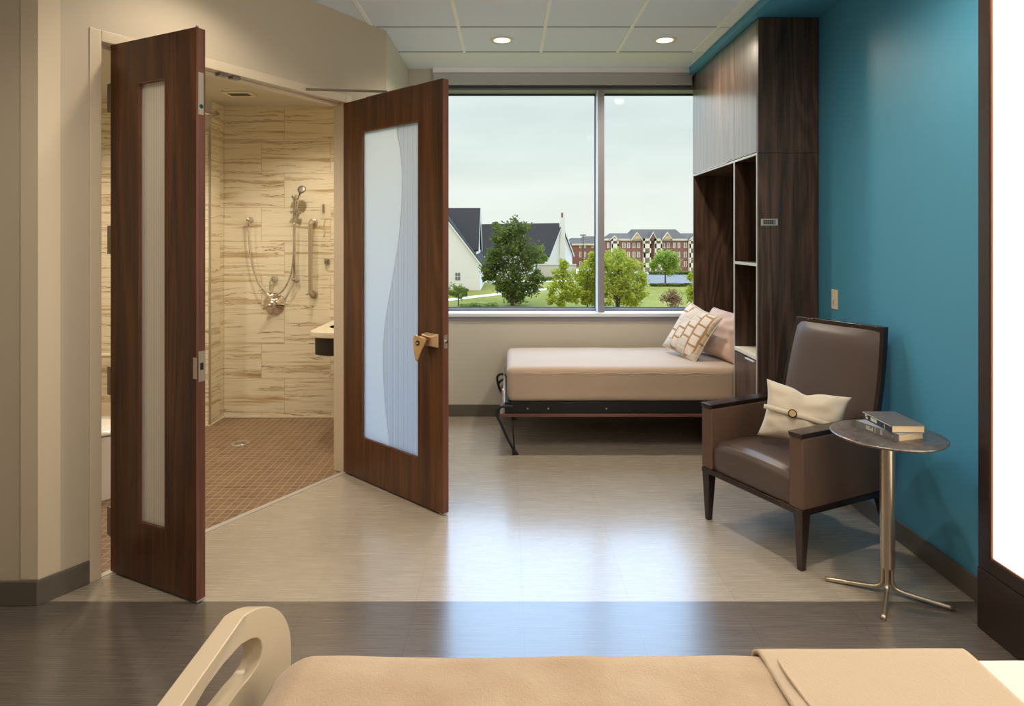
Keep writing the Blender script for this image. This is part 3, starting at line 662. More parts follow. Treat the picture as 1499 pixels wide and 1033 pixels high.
# ------------------------------------------------------------------ fold-down wall bed
BX0, BX1, BY0, BY1 = -.04, XF + .34, 4.69, 5.60
bd = thing('wall_bed', (BX0, BY0, 0), 0, 'fold down bed frame with black side rail under the window', 'bed')
def bb(name, a, b, mat, bev=0): return MB().box((a[0] - BX0, a[1] - BY0, a[2]), (b[0] - BX0, b[1] - BY0, b[2])).build(name, mat, bd, bev)
bb('side_rail', (BX0 + .01, BY0, .292), (BX1, BY0 + .025, .372), M['black'], .003)
bb('side_rail', (BX0 + .01, BY1 - .025, .292), (BX1, BY1, .372), M['black'], .003)
bb('end_rail', (BX0, BY0, .292), (BX0 + .018, BY1, .372), M['alum'], .003)
bb('underside_panel', (BX0 - .02, BY0 - .012, .268), (BX1, BY1, .290), M['bedpanel'], .002)
bb('bed_deck', (BX0 + .02, BY0 + .025, .345), (BX1, BY1 - .025, .362), M['black'])
for a_, b_, c_ in ((0, .05, .46), (.86, .91, .47)): MB().box((-.002, a_, .285), (.010, b_, c_)).build('end_bracket', M['alum'], bd, .002)
for yy in (BY0 - .02, BY1 - .03):
    lg = MB(); y_ = yy - BY0
    lg.tube(smoothpath([(.075, y_, .345), (.02, y_, .347), (-.015, y_, .340), (-.040, y_, .315), (-.042, y_, .285), (-.02, y_, .235), (.035, y_, .115), (.09, y_, .012)], 5), .0095, 10)
    l_ = lg.build('folding_leg', M['black'], bd, smooth=True)
    MB().tube([(.065, y_ + .03, .268), (.085, y_ + .02, .03)], .0055, 8).build('leg_brace', M['black'], l_, smooth=True)
    MB().hull8([(.068, y_ - .016, 0), (.118, y_ - .016, 0), (.118, y_ + .016, 0), (.068, y_ + .016, 0)], [(.066, y_ - .012, .04), (.092, y_ - .012, .034), (.092, y_ + .012, .034), (.066, y_ + .012, .04)]).build('foot', M['blackpl'], l_, .004)
lo_ = MB(); y_ = .88
lo_.tube(smoothpath([(.02, y_, .355 + .03), (-.03, y_, .42 - .03), (-.055, y_, .36), (-.045, y_, .30), (-.035, y_, .275)], 6), .010, 10); lo_.build('strap_loop', M['black'], bd, smooth=True)
for x in (.18, .33, .75): MB().lathe([(.006, 0), (.006, .002), (.003, .004)], (x, 0, .325), 'Y', 12).build('bolt_head', M['steel'], bd)
# mattress
def rbox(cx, cy, z0, lx, ly, hz, amp=0.0, seed=1, nu=48, nv=28, e=7, crown=.02):
    b = MB(); rnd = []
    def f(u, v):
        th = (u * 2 - 1) * math.pi; ph = (v - .5) * math.pi
        def sg(c, p): return math.copysign(abs(c) ** p, c)
        x = sg(math.cos(th), 2 / e) * sg(math.cos(ph), 2 / e); y = sg(math.sin(th), 2 / e) * sg(math.cos(ph), 2 / e); z = sg(math.sin(ph), 2 / e)
        p = Vector((cx + x * lx / 2, cy + y * ly / 2, z0 + hz / 2 + z * hz / 2))
        if z > .2: p.z += crown * (1 - x * x) * (1 - y * y)
        if amp: p += Vector((0, 0, 1)) * amp * mnoise.noise(Vector((p.x * 2.2 + seed, p.y * 4, p.z * 3))) + Vector((0, 1, 0)) * amp * .7 * mnoise.noise(Vector((p.x * 1.6, 0, p.z * 9 + seed)))
        return p
    b.grid(f, nu, nv); bmesh.ops.remove_doubles(b.bm, verts=b.bm.verts, dist=1e-5); return b
def matt(name, x0, x1, y0, y1, z0, z1, r, mat, amp=.004, seed=2, parent=None, crown=.015):
    b = MB(); b.box((x0, y0, z0), (x1, y1, z1))
    bmesh.ops.bevel(b.bm, geom=[e for e in b.bm.edges], offset=r, segments=5, profile=.5, affect='EDGES')
    bmesh.ops.subdivide_edges(b.bm, edges=[e for e in b.bm.edges if e.calc_length() > .15], cuts=22, use_grid_fill=True)
    for v in b.bm.verts:
        p = v.co; k = (p.z - z0) / (z1 - z0); u = (p.x - x0) / (x1 - x0) * 2 - 1; q = (p.y - y0) / (y1 - y0) * 2 - 1
        if k > .6: p.z += crown * max(0, 1 - u ** 4) * max(0, 1 - q ** 2)
        p.z += amp * k * mnoise.noise(Vector((p.x * 3 + seed, p.y * 5, 0))); p.y += amp * mnoise.noise(Vector((p.x * 2.4, seed, p.z * 12)))
    return b.build(name, mat, parent, smooth=True)
mt = thing('mattress', (0, 0, .362), 0, 'single mattress in a fitted tan sheet on the fold down bed', 'mattress')
matt('mattress_cover', BX0 + .03, BX1 - .02, BY0 + .006, BY1 - .01, .004, .258, .045, M['sheet_tan'], parent=mt)
hm = MB(); hm.tube([(BX0 + .08 + i * (BX1 - BX0 - .2) / 40, BY0 + .0065 + .0035 * math.sin(i * 1.3), .214 + .004 * math.sin(i * .9)) for i in range(41)], .0035, 6)
hm.build('piping', M['sheet_tan'], mt, smooth=True)

# ------------------------------------------------------------------ cushions
def cushion(w_, h_, t_, n=26, pinch=.10, seed=0, wr=.006, dip=0):
    b = MB()
    def pt(u, v, s):
        x, y = u * 2 - 1, v * 2 - 1
        ex = 1 - pinch * (1 - x * x) * abs(y) ** 2 * 0; 
        X = x * w_ / 2 * (1 - pinch * (1 - y * y) * abs(x) ** 1.5); Y = y * h_ / 2 * (1 - pinch * (1 - x * x) * abs(y) ** 1.5)
        th = ((1 - abs(x) ** 2.6) * (1 - abs(y) ** 2.6)) ** .55 * t_ / 2
        th += wr * mnoise.noise(Vector((x * 3 + seed, y * 3, s * 5))) * (1 - max(abs(x), abs(y)) ** 8)
        if dip: g_ = math.exp(-((x + .02) / .22) ** 2); Y -= dip * g_ * max(0, y) ** 2; th *= 1 - .35 * g_ * max(0, y) ** .5 * (1 if y > 0 else 0) * (1 - .5 * y)
        return (X, s * th, Y)
    for s in (1, -1): b.grid(lambda u, v: pt(u, v, s), n, n)
    bmesh.ops.remove_doubles(b.bm, verts=b.bm.verts, dist=1e-5); return b
def place(o, loc, rx=0, ry=0, rz=0):
    o.matrix_world = Matrix.Translation(loc) @ Matrix.Rotation(rz, 4, 'Z') @ Matrix.Rotation(rx, 4, 'X') @ Matrix.Rotation(ry, 4, 'Y'); return o
# pillows on the wall bed: local +x width, z height, -y front
m = Mat('cream quilted print with tan ikat blocks', (222, 208, 188), .9); vv = m.coord((1, 1, 1))
ck = m.n('TexBrick'); ck.offset = .5; cbx = m.n('CombineXYZ'); sx = m.n('SeparateXYZ'); m.l(vv, sx.inputs[0])
wob = m.noise(vv, 22, 2); m.l(m.math('ADD', sx.outputs[2], m.math('MULTIPLY', wob, .012)), cbx.inputs[0]); m.l(m.math('ADD', sx.outputs[0], m.math('MULTIPLY', wob, .01)), cbx.inputs[1]); m.l(cbx.outputs[0], ck.inputs[0])
for k, q in (('Scale', 1), ('Mortar Size', .010), ('Mortar Smooth', .5), ('Brick Width', .085), ('Row Height', .085)): ck.inputs[k].default_value = q
ck.inputs['Color1'].default_value = lin((226, 212, 196)); ck.inputs['Color2'].default_value = lin((220, 204, 184)); ck.inputs['Mortar'].default_value = lin((178, 138, 92))
stripe = m.math('GREATER_THAN', m.noise(vv, 7, 1), .47)
m.color(m.mix(stripe, (214, 200, 184), ck.outputs['Color'])); m.bump(m.math('SUBTRACT', m.noise(vv, 300, 2), m.math('MULTIPLY', ck.outputs['Fac'], 1.5)), .5, .006); M['ikat'] = m.m
ptop = .64
o = thing('throw_pillow', (1.43, 5.06, ptop), 0, 'square cream throw pillow with tan block pattern on the wall bed', 'pillow')
c = cushion(.42, .42, .13, seed=3).build('pillow_body', M['ikat'], o, smooth=True)
pm = Matrix.Translation((0, 0, .185)) @ Matrix.Rotation(R(-62), 4, 'Z') @ Matrix.Rotation(R(-28), 4, 'X') @ Matrix.Rotation(R(14), 4, 'Y')
c.matrix_local = pm
sd = MB(); sd.tube([(-.205, 0, -.205), (-.19, 0, 0), (-.205, 0, .205), (0, 0, .19), (.205, 0, .205), (.19, 0, 0), (.205, 0, -.205), (0, 0, -.19), (-.205, 0, -.205)], .004, 6)
q = sd.build('pillow_piping', M['linen'], o, smooth=True); q.matrix_local = pm
o = thing('sleeping_pillow', (1.68, 5.06, ptop), 0, 'plump blush bed pillow leaning behind the patterned throw pillow', 'pillow')
c = cushion(.56, .40, .17, seed=7, wr=.02, pinch=.06).build('pillow_body', M['pink'], o, smooth=True)
c.matrix_local = Matrix.Translation((0, 0, .17)) @ Matrix.Rotation(R(-68), 4, 'Z') @ Matrix.Rotation(R(-34), 4, 'X') @ Matrix.Rotation(R(4), 4, 'Y')

# ------------------------------------------------------------------ armchair
CA = math.atan2(-.902, .431)
ch = thing('armchair', (1.219, 3.304, 0), CA, 'brown vinyl armchair with dark wood arms and legs in front of the teal wall', 'armchair')
HWc = .334; DPc = .60
# legs
for s in (-1, 1):
    x = s * (HWc - .028)
    MB().hull8([(x - .014, .012, 0), (x + .014, .012, 0), (x + .014, .04, 0), (x - .014, .04, 0)], [(x - .027, .002, .275), (x + .027, .002, .275), (x + .027, .056, .275), (x - .027, .056, .275)]).build('leg', M['espresso'], ch, .003)
    MB().hull8([(x - .013, .655, 0), (x + .013, .655, 0), (x + .013, .682, 0), (x - .013, .682, 0)], [(x - .02, .552, .275), (x + .02, .552, .275), (x + .02, .60, .275), (x - .02, .60, .275)]).build('leg', M['espresso'], ch, .003)
# wooden seat frame
fr_ = MB(); fr_.box((-HWc, .0, .262), (HWc, DPc, .290)); fr_.build('seat_frame', M['espresso'], ch, .003)
# arm panels (upholstered) and caps
for s in (-1, 1):
    xo, xi = s * HWc, s * (HWc - .078)
    x0, x1 = min(xo, xi), max(xo, xi)
    p = MB(); prof = [(.0, .29), (.60, .29), (.66, .60), (.655, .628), (.0, .622)]
    p.hull8([(x0, y, z) for y, z in prof], [(x1, y, z) for y, z in prof]); p.build('arm_panel', M['vinyl2'], ch, .008)
    MB().hull8([(x0 + .002, -.004, .622), (x1 - .002, -.004, .622), (x1 - .002, .62, .628), (x0 + .002, .62, .628)], [(x0 - .001, -.006, .645), (x1 + .001, -.006, .645), (x1 + .001, .625, .651), (x0 - .001, .625, .651)]).build('arm_cap', M['espresso'], ch, .003)
# seat cushion
sw = HWc - .080
def seatf(u, v):
    # u across, v wraps from bottom front, over top, to rear
    x = (u * 2 - 1) * sw; e_ = 1 - abs(u * 2 - 1) ** 8
    path = [(.012, .292), (.004, .34), (.004, .41), (.018, .435), (.06, .450), (.2, .455), (.38, .44), (.56, .42)]
    t = v * (len(path) - 1); i = min(int(t), len(path) - 2); k = t - i
    y = path[i][0] * (1 - k) + path[i + 1][0] * k; z = path[i][1] * (1 - k) + path[i + 1][1] * k
    return (x, y + .010 * (1 - e_), z - .012 * (1 - e_) + .012 * math.cos((u - .5) * math.pi) * (1 if z > .41 else 0))
MB().grid(seatf, 20, 35).build('seat', M['vinyl'], ch, smooth=True)
MB().box((-sw, .03, .29), (sw, .56, .40)).build('seat_base', M['vinyl2'], ch)
# back: upholstered pad in a thin wood shell
def bk(z): return .50 + (z - .40) * (.150 / .70)      # front face y at height z
def hw(z): return .262 + .02 * math.sin(max(0, min(1, (z - .4) / .7)) * math.pi) - .010 * (z - .4)
zs = [.40 + .69 * i / 14 for i in range(15)]
b = MB()
def backf(u, v):
    z = .40 + .672 * v; x = (u * 2 - 1) * hw(z); ed = (1 - abs(u * 2 - 1) ** 6) * (1 - max(0, v * 2 - 1) ** 10)
    return (x, bk(z) + .022 - .030 * ed - .012 * math.cos((u - .5) * math.pi) * (1 - v * .5), z)
MB().grid(backf, 20, 24).build('backrest', M['vinyl'], ch, smooth=True)
shl = MB(); n = 14
pf, pb = [], []
for i in range(n + 1):
    z = .28 + (1.095 - .28) * i / n; pf.append((hw(max(z, .4)) + .018, z))
outl = [(-x, z) for x, z in pf] + [(x, z) for x, z in reversed(pf)]
shl.hull8([(x, bk(z) + .020, z) for x, z in outl], [(x * .99, bk(z) + .060 , z) for x, z in outl]); shl.build('back_shell', M['espresso'], ch, .003)
# cushion with button
cu = thing('lumbar_cushion', (1.522, 3.345, .470), 0, 'cream linen cushion with a round wooden button on the armchair seat', 'cushion')
cmx = Matrix.Translation((0, 0, .165)) @ Matrix.Rotation(R(-26), 4, 'Z') @ Matrix.Rotation(R(-16), 4, 'X') @ Matrix.Rotation(R(8), 4, 'Y')
c = cushion(.405, .30, .13, seed=5, wr=.012, pinch=.12, dip=.022).build('cushion_body', M['linen'], cu, smooth=True); c.matrix_local = cmx
def surf(x, z):
    X, Z = x / .215, z / .15; return -((1 - abs(X) ** 2.6) * (1 - abs(Z) ** 2.6)) ** .55 * .065
bn = MB()
bn.grid(lambda u, v: ((u * 2 - 1) * .19, surf((u * 2 - 1) * .19, -.012 + v * .022) - .0085, -.016 + v * .024 - .018 * (u - .5)), 24, 2)
q = bn.build('band', M['linen'], cu, smooth=True, solid=.003); q.matrix_local = cmx
fl = MB(); fl.grid(lambda u, v: (-.06 + u * .03 * v * 3 + v * .05, surf(-.06 + v * .1, .01 + v * .125) - .010 * (1 - v), .008 + v * .128), 3, 10)
m = Mat('coconut button', (196, 160, 112), .5); 
btm = MB(); btm.lathe([(.021, 0), (.0215, .004), (.017, .007), (.014, .0055)], (-.048, surf(-.048, 0) - .010, 0), 'Y', 28); q = btm.build('button', M['espresso'], cu, smooth=True); q.matrix_local = cmx
btm = MB(); btm.lathe([(.0165, .0), (.016, .008), (.004, .008)], (-.048, surf(-.048, 0) - .0102, 0), 'Y', 28); q2 = btm.build('button_face', m.m, q)

# ------------------------------------------------------------------ side table + books
TX, TY = 1.655, 2.83
tb = thing('side_table', (TX, TY, 0), 0, 'round bronze topped side table on a satin metal post', 'side table')
MB().lathe([(.205, .686), (.222, .690), (.2265, .696), (.2265, .699), (.222, .702), (.1, .702)], (0, 0, 0), 'Z', 72).build('tabletop', M['ttop'], tb, smooth=True)
MB().lathe([(.0295, .12), (.0295, .675), (.06, .6755), (.06, .686)], (0, 0, 0), 'Z', 36).build('post', M['nickel'], tb, .001)
for fx, fy in ((-.215, .115), (.205, -.125), (-.13, -.195)):
    d = Vector((fx, fy, 0)); u = d.normalized()
    pts = smoothpath([u * .016 + Vector((0, 0, .16)), u * .016 + Vector((0, 0, .075)), u * .022 + Vector((0, 0, .045)), u * .045 + Vector((0, 0, .027)), u * .10 + Vector((0, 0, .020)), d + Vector((0, 0, .0095))], 5)
    MB().tube(pts, .0095, 12).build('foot', M['nickel'], tb, smooth=True)
def book(name, corner, z, ang, L_, W_, T_, cov, spn, label, marks, mk):
    o = thing(name, (corner[0], corner[1], z), ang, label, 'book', 'books on the side table')   # x: spine to fore edge, y: near to far
    t_ = .0022
    MB().box((.003, .003, t_), (W_ - .004, L_ - .003, T_ - t_)).build('pages', M['pages'], o, .001)
    c_ = MB(); c_.box((0, 0, 0), (W_, L_, t_)); c_.box((0, 0, T_ - t_), (W_, L_, T_)); c_.build('cover', cov, o)
    sp_o = MB().box((-.002, 0, 0), (.003, L_, T_)).build('spine', spn, o, .001)
    s = MB()
    for (y0, y1, z0, z1) in marks: s.box((-.0026, y0 * L_, z0 * T_), (-.0018, y1 * L_, z1 * T_))
    s.build('spine_lettering', mk, sp_o)
    return o
M['pages'] = Mat('cream page block', (232, 208, 168), .9).m
vv = M['pages']
grey = Mat('grey book cloth', (118, 116, 120), .6).m; greylt = Mat('silvery book jacket', (150, 156, 160), .35).m
navy = Mat('dark navy book jacket', (24, 32, 44), .4).m; gtop = Mat('slate book jacket', (92, 90, 94), .4).m
white = Mat('pale lettering', (214, 214, 196), .5).m
r1 = [(.12, .14, .35, .55)] + [(.72 - .028 * k, .738 - .028 * k, .25, .25 + h_) for k, h_ in enumerate((.55, .5, .6, .3, .3, .55))] + [(.52, .528, .05, .95), (.39, .402, .15, .85), (.36, .372, .1, .9)]
book('book', (1.634, 2.713), .702, R(17), .222, .138, .031, greylt, grey, 'grey hardcover book lying directly on the round side table', r1, white)
r2 = [(.83 + .013 * k, .84 + .013 * k, .55, .78) for k in range(7)] + [(.80 + .013 * k, .81 + .013 * k, .22, .45) for k in range(7)] + [(.49 + .024 * k, .508 + .024 * k, .25, .72) for k in range(9)] + [(.22, .235, .1, .7), (0, 1, .84, .9), (0, 1, .93, .97)]
book('book', (1.618, 2.735), .7331, R(-1), .228, .142, .031, gtop, navy, 'dark navy hardcover book stacked crookedly on the grey book', r2, white)

# ------------------------------------------------------------------ light switch
o = thing('light_switch', (XW, 3.985, 1.18), 0, 'ivory rocker light switch plate on the teal wall above the armchair', 'light switch')
MB().box((-.006, -.036, -.060), (0, .036, .060)).build('switch_plate', M['ivory'], o, .002)
MB().box((-.0085, -.017, -.034), (-.006, .017, .034)).build('rocker', M['solid'], o, .001)
MB().box((-.0095, .0, -.03), (-.0085, .006, -.004)).build('slider', M['winframe'], bpy.data.objects['rocker'])

# ------------------------------------------------------------------ backlit wall panel
XP = 1.881
o = thing('wall_light', (XP, 2.596, 0), 0, 'backlit white resin wall panel in a dark speckled stone surround', 'light panel')
def lp_(n_, a, b, mat, bev=0): return MB().box(a, b).build(n_, mat, o, bev)
DX = XW - XP - .002
fr2 = MB(); fr2.box((0, -.062, .245), (DX, 0, 2.90)); fr2.box((0, -3.2, .245), (DX, -.062, .300)); fr2.box((0, -3.2, 2.83), (DX, -.062, 2.90)); fr2.box((0, -3.26, .245), (DX, -3.2, 2.90)); fr2.build('surround', M['stone'], o, .002)
lp_('stone_base', (-.004, -3.26, 0), (DX, 0, .243), M['stone'], .002)
ae = MB(); ae.box((.003, -.068, .300), (.018, -.062, 2.83)); ae.box((.003, -3.2, .300), (.018, -.068, .306)); ae.build('amber_edge', M['amber'], o)
lp_('diffuser', (.010, -3.2, .305), (.022, -.066, 2.83), M['panel'])

# ------------------------------------------------------------------ hospital bed (foreground)
ZB = .60
hb = thing('hospital_bed', (.55, 1.03, 0), 0, 'hospital bed with beige plastic footboard across the foreground', 'bed')
def hbx(n_, a, b, mat, bev=0): return MB().box((a[0] - .55, a[1] - 1.03, a[2]), (b[0] - .55, b[1] - 1.03, b[2])).build(n_, mat, hb, bev)
hbx('deck', (-.50, .60, .34), (1.62, 1.46, .40), M['plastic'], .01)
hbx('base_frame', (-.30, .72, .14), (1.45, 1.34, .20), M['ivory'], .01)
for x in (-.1, 1.2): hbx('lift_column', (x, .9, .20), (x + .12, 1.16, .34), M['ivory'], .01)
for x in (-.25, 1.38):
    for y in (.78, 1.28):
        c_ = MB(); c_.lathe([(.03, -.018), (.062, -.014), (.065, 0), (.062, .014), (.03, .018)], (x - .55, y - 1.03, .065), 'Y', 24); w_ = c_.build('caster', M['blackpl'], hb, smooth=True)
        hbx('caster_fork', (x - .02, y - .03, .08), (x + .02, y + .03, .14), M['ivory'], .005).parent = w_
# footboard : outline in (s along Y, z), thick, with two grip slots
def footboard():
    ZT_ = .708
    def outline(n=120):
        pts = []
        y0, y1 = .46, 1.60; r = .14
        def corner(cx, cz, rx, rz, a0, a1, k=14):
            for i in range(k + 1):
                a = a0 + (a1 - a0) * i / k; yield (cx + rx * math.cos(a), cz + rz * math.sin(a))
        pts += list(corner(y1 - .15, ZT_ - .16, .15, .16, 0, math.pi / 2)); pts += list(corner(y0 + .15, ZT_ - .16, .15, .16, math.pi / 2, math.pi))
        pts += list(corner(y0 + .06, .30, .06, .06, math.pi, 1.5 * math.pi, 5)); pts += list(corner(y1 - .06, .30, .06, .06, 1.5 * math.pi, 2 * math.pi, 5))
        return pts
    def slot(yc, L_, zc, hgt, k=10):
        pts = []
        for i in range(2 * k):
            a = 2 * math.pi * i / (2 * k); c, s_ = math.cos(a), math.sin(a)
            pts.append((yc + L_ / 2 * math.copysign(abs(c) ** .55, c), zc + hgt / 2 * math.copysign(abs(s_) ** .8, s_)))
        return pts
    bm = bmesh.new(); loops = [outline(), slot(1.37, .27, .602, .098), slot(.69, .27, .602, .098)]; es = []
    for lp in loops:
        v = [bm.verts.new((0, y, z)) for y, z in lp]
        es += [bm.edges.new((v[i], v[(i + 1) % len(v)])) for i in range(len(v))]
    r_ = bmesh.ops.triangle_fill(bm, use_beauty=True, use_dissolve=False, edges=es)
    g = bmesh.ops.extrude_face_region(bm, geom=bm.faces[:]); vv = [e for e in g['geom'] if isinstance(e, bmesh.types.BMVert)]
    bmesh.ops.translate(bm, verts=vv, vec=(-.045, 0, 0))
    for v in bm.verts:      # ends sweep towards the mattress
        t = abs(v.co.y - 1.03) / .57; v.co.x += -.615 + .035 * t ** 2 + .045 * max(0, t - .7) / .3
    b = MB(); b.bm.free(); b.bm = bm
    for v in bm.verts: v.co -= Vector((.55, 1.03, 0))
    o = b.build('footboard', M['plastic'], hb)
    q = o.modifiers.new('b', 'BEVEL'); q.width = .018; q.segments = 4; q.limit_method = 'ANGLE'; q.angle_limit = R(50)
    for p in o.data.polygons: p.use_smooth = True
    q = o.modifiers.new('w', 'WEIGHTED_NORMAL')
footboard()
hmt = thing('hospital_mattress', (0, 0, .40), 0, 'thick hospital mattress with white sheet, showing at lower right', 'mattress')
matt('mattress_body', -.50, 1.60, .60, 1.47, .0, .186, .05, M['sheet_white'], .004, 5, hmt)
def drape(name, x0, x1, y0, y1, ztop, drop, r, amp, seed, mat, nx=150, endl=True, endr=False, thick=.006, label=None, ends=None):
    b = MB()
    per = (y1 - y0) + 2 * drop
    def f(u, v):
        x = x0 + (x1 - x0) * u; t = -drop + per * v    # t<0 : near side hang, 0..W top, >W far hang
        Wd = y1 - y0; z = ztop; y = y0 + t
        if t < r: a = min(1, (r - t) / (r * 1.57)); z = ztop - r * (1 - math.cos(a * 1.57)) - max(0, (r - t) - r * 1.57); y = y0 + r - r * math.sin(a * 1.57)
        if t > Wd - r: q = t - (Wd - r); a = min(1, q / (r * 1.57)); z = ztop - r * (1 - math.cos(a * 1.57)) - max(0, q - r * 1.57); y = y1 - r + r * math.sin(a * 1.57)
        if endl and x < x0 + .09: k = 1 - (x - x0) / .09; z -= .055 * k * k
        n1 = mnoise.noise(Vector((x * 3.1 + seed, y * 5, 1))) + .5 * mnoise.noise(Vector((x * 8 + seed, y * 12, 4)))
        cr = max(0, mnoise.noise(Vector((x * 1.5 + seed, y * 9 + x * 1.2, 9))) - .05)
        z += amp * (n1 + 1.0) * .6 + amp * 1.6 * cr
        if t > Wd or t < 0: y += .012 * mnoise.noise(Vector((x * 9 + seed, 0, 2))) * (1 if t > Wd else -1) + (.006 if t > Wd else -.006)
        return (x, y, z)
    b.grid(f, nx, 90)
    return b.build(name, mat, None, smooth=True, solid=thick)
bl = drape('blanket', -.525, .60, .585, 1.492, .604, .22, .045, .010, 2, M['blanket']); tag(bl, 'woven tan blanket spread over the foot half of the hospital bed', 'blanket')
b2 = drape('folded_blanket', .565, 1.035, .578, 1.502, .618, .24, .04, .0035, 8, M['blanket2'], 60, endl=False, thick=.009); tag(b2, 'patterned tan blanket folded over, between tan blanket and white sheet', 'blanket')
hem = MB()
for (xx, tk) in ((.590, .0045),):
    hem.tube([(xx + .008 + .005 * math.sin(i * .5), .62 + i * .022, .6235 + .0015 * math.sin(i * .8) - (.004 if i in (0, 37) else 0)) for i in range(38)], tk * .8, 6)
q = hem.build('hem', M['blanket2'], None, smooth=True); q.parent = b2
b3 = drape('top_sheet', .98, 1.5, .588, 1.487, .601, .20, .045, .006, 4, M['sheet_white'], 60, endl=False, thick=.003); tag(b3, 'white top sheet at the head end, right of the folded blanket', 'bed sheet')

# ------------------------------------------------------------------ outdoors
GZ = -7.5
def foot(py): return (EYE - GZ) * F / (py - CY)
struct(MB().prism([(-400, 8), (500, 8), (500, 900), (-400, 900)], GZ - .2, GZ).build('ground_lawn', M['lawn']))
def ribbon(name, pts, wpx, mat):   # strip laid on the ground from px/py points
    b = MB(); P = [at(px, py, foot(py)) for px, py in pts]
    for a, c in zip(P, P[1:]):
        d = (c - a).normalized(); n_ = Vector((-d.y, d.x, 0)) * wpx
        b.prism([tuple((a - n_).xy), tuple((c - n_).xy), tuple((c + n_).xy), tuple((a + n_).xy)], GZ, GZ + .06)
    return struct(b.build(name, mat))
ribbon('ground_path', [(640, 441), (700, 434), (745, 429), (785, 425), (830, 419.5)], 1.1, M['path'])
ribbon('ground_drive', [(700, 412.5), (780, 412), (838, 411)], 2.2, M['path'])
gp = MB(); ya, yb = foot(417), foot(401.5)
gp.prism([(at(925, 0, ya).x, ya), (at(1200, 0, ya).x, ya), (at(1200, 0, yb).x, yb), (at(925, 0, yb).x, yb)], GZ, GZ + .08); struct(gp.build('ground_parking', M['asphalt']))
gp = MB(); ya, yb = foot(401), foot(394)
gp.prism([(at(760, 0, ya).x, ya), (at(1200, 0, ya).x, ya), (at(1200, 0, yb).x, yb), (at(760, 0, yb).x, yb)], GZ, GZ + .1); struct(gp.build('ground_walk', M['path']))

def gable_house(o, cx, cy, ang, L_, W_, zb, ze, zr, over=.4, wallm='siding', roofm='roof'):
    """ridge along local x, length L_, width W_"""
    mx = Matrix.Translation((cx, cy, 0)) @ Matrix.Rotation(ang, 4, 'Z') 
    mx = Matrix.Translation(-Vector(o.location)) @ mx
    b = MB(); h = W_ / 2
    prof = [(-h, zb), (h, zb), (h, ze), (0, zr), (-h, ze)]
    b.hull8([mx @ Vector((-L_ / 2, y, z)) for y, z in prof], [mx @ Vector((L_ / 2, y, z)) for y, z in prof]); b.build('walls', M[wallm], o)
    sl_ = (zr - ze) / h
    r_ = MB()
    for s in (-1, 1):
        p = [(0, zr + .05), (s * (h + over), ze - over * sl_ + .05), (s * (h + over), ze - over * sl_ + .35), (0, zr + .38)]
        r_.hull8([mx @ Vector((-L_ / 2 - over, y, z)) for y, z in p], [mx @ Vector((L_ / 2 + over, y, z)) for y, z in p])
    r_.build('roof', M[roofm], o)
    for sx in (-1, 1):
        fa_ = MB()
        for s in (-1, 1):
            p = [(0, zr - .25), (s * (h + over), ze - over * sl_ - .25), (s * (h + over), ze - over * sl_ + .12), (0, zr + .12)]
            a = sx * (L_ / 2 + over + .02)
            fa_.hull8([mx @ Vector((a - .08, y, z)) for y, z in p], [mx @ Vector((a + .08, y, z)) for y, z in p])
        fa_.build('fascia', M['fascia'] if wallm != 'siding' else M['siding'], o)
    return mx
# barn-like church hall at left
Yb = 114.5; k = Yb / F
o = thing('white_hall', (at(642, 0, Yb).x, Yb, GZ), 0, 'white gabled hall with dark steep roof at the left edge of the window view', 'building')
cx = at(641, 0, Yb).x; hwid = 62 * k
mx = gable_house(o, cx, Yb + 11, R(90), 22, 2 * hwid, GZ, EYE - 35 * k, EYE + 46 * k, .5)
k2 = 126 / F
gable_house(o, at(655, 0, 126).x - .5, 126, 0, 98 * k2, 15, GZ, EYE - 14 * k2, EYE + 43 * k2, .4)
wq = MB(); c = at(670, 404.5, Yb - .05) - o.location; wq.box((c.x - .42, -.08, c.z - .65), (c.x + .42, .06, c.z + .65)); w_ = wq.build('window', M['darkglass'], o)
wq = MB(); wq.box((c.x - .03, -.12, c.z - .65), (c.x + .03, -.05, c.z + .65)); wq.box((c.x - .42, -.12, c.z - .03), (c.x + .42, -.05, c.z + .03)); g_ = wq.build('window_bar', M['siding'], w_)
# second white building with chimney
o = thing('chimney_house', (at(815, 0, 165).x, 165, GZ), 0, 'long white house with dark roof and white chimney beyond the dark tree', 'building')
kk = 165 / F; corner = at(804, 0, 163); dirg = Vector((math.cos(R(57)), math.sin(R(57)), 0)); Wg = 12.5
gc = corner + dirg * Wg / 2; dl = Vector((-dirg.y, dirg.x, 0)); Lg = 24
cc = gc + dl * Lg / 2
gable_house(o, cc.x, cc.y, math.atan2(dl.y, dl.x), Lg, Wg, GZ, EYE - 23 * kk, EYE + 22 * kk, .4)
gp = gc - dl * .3 - o.location; cz = EYE - GZ + 32 * kk
MB().prism([(gp.x - .7, gp.y - .7), (gp.x + .7, gp.y - .7), (gp.x + .7, gp.y + .7), (gp.x - .7, gp.y + .7)], 0, cz).build('chimney', M['siding'], o)
MB().tube([(gp.x, gp.y, cz), (gp.x, gp.y, cz + 1.3)], .28, 8).build('chimney_pot', M['brick'], o)
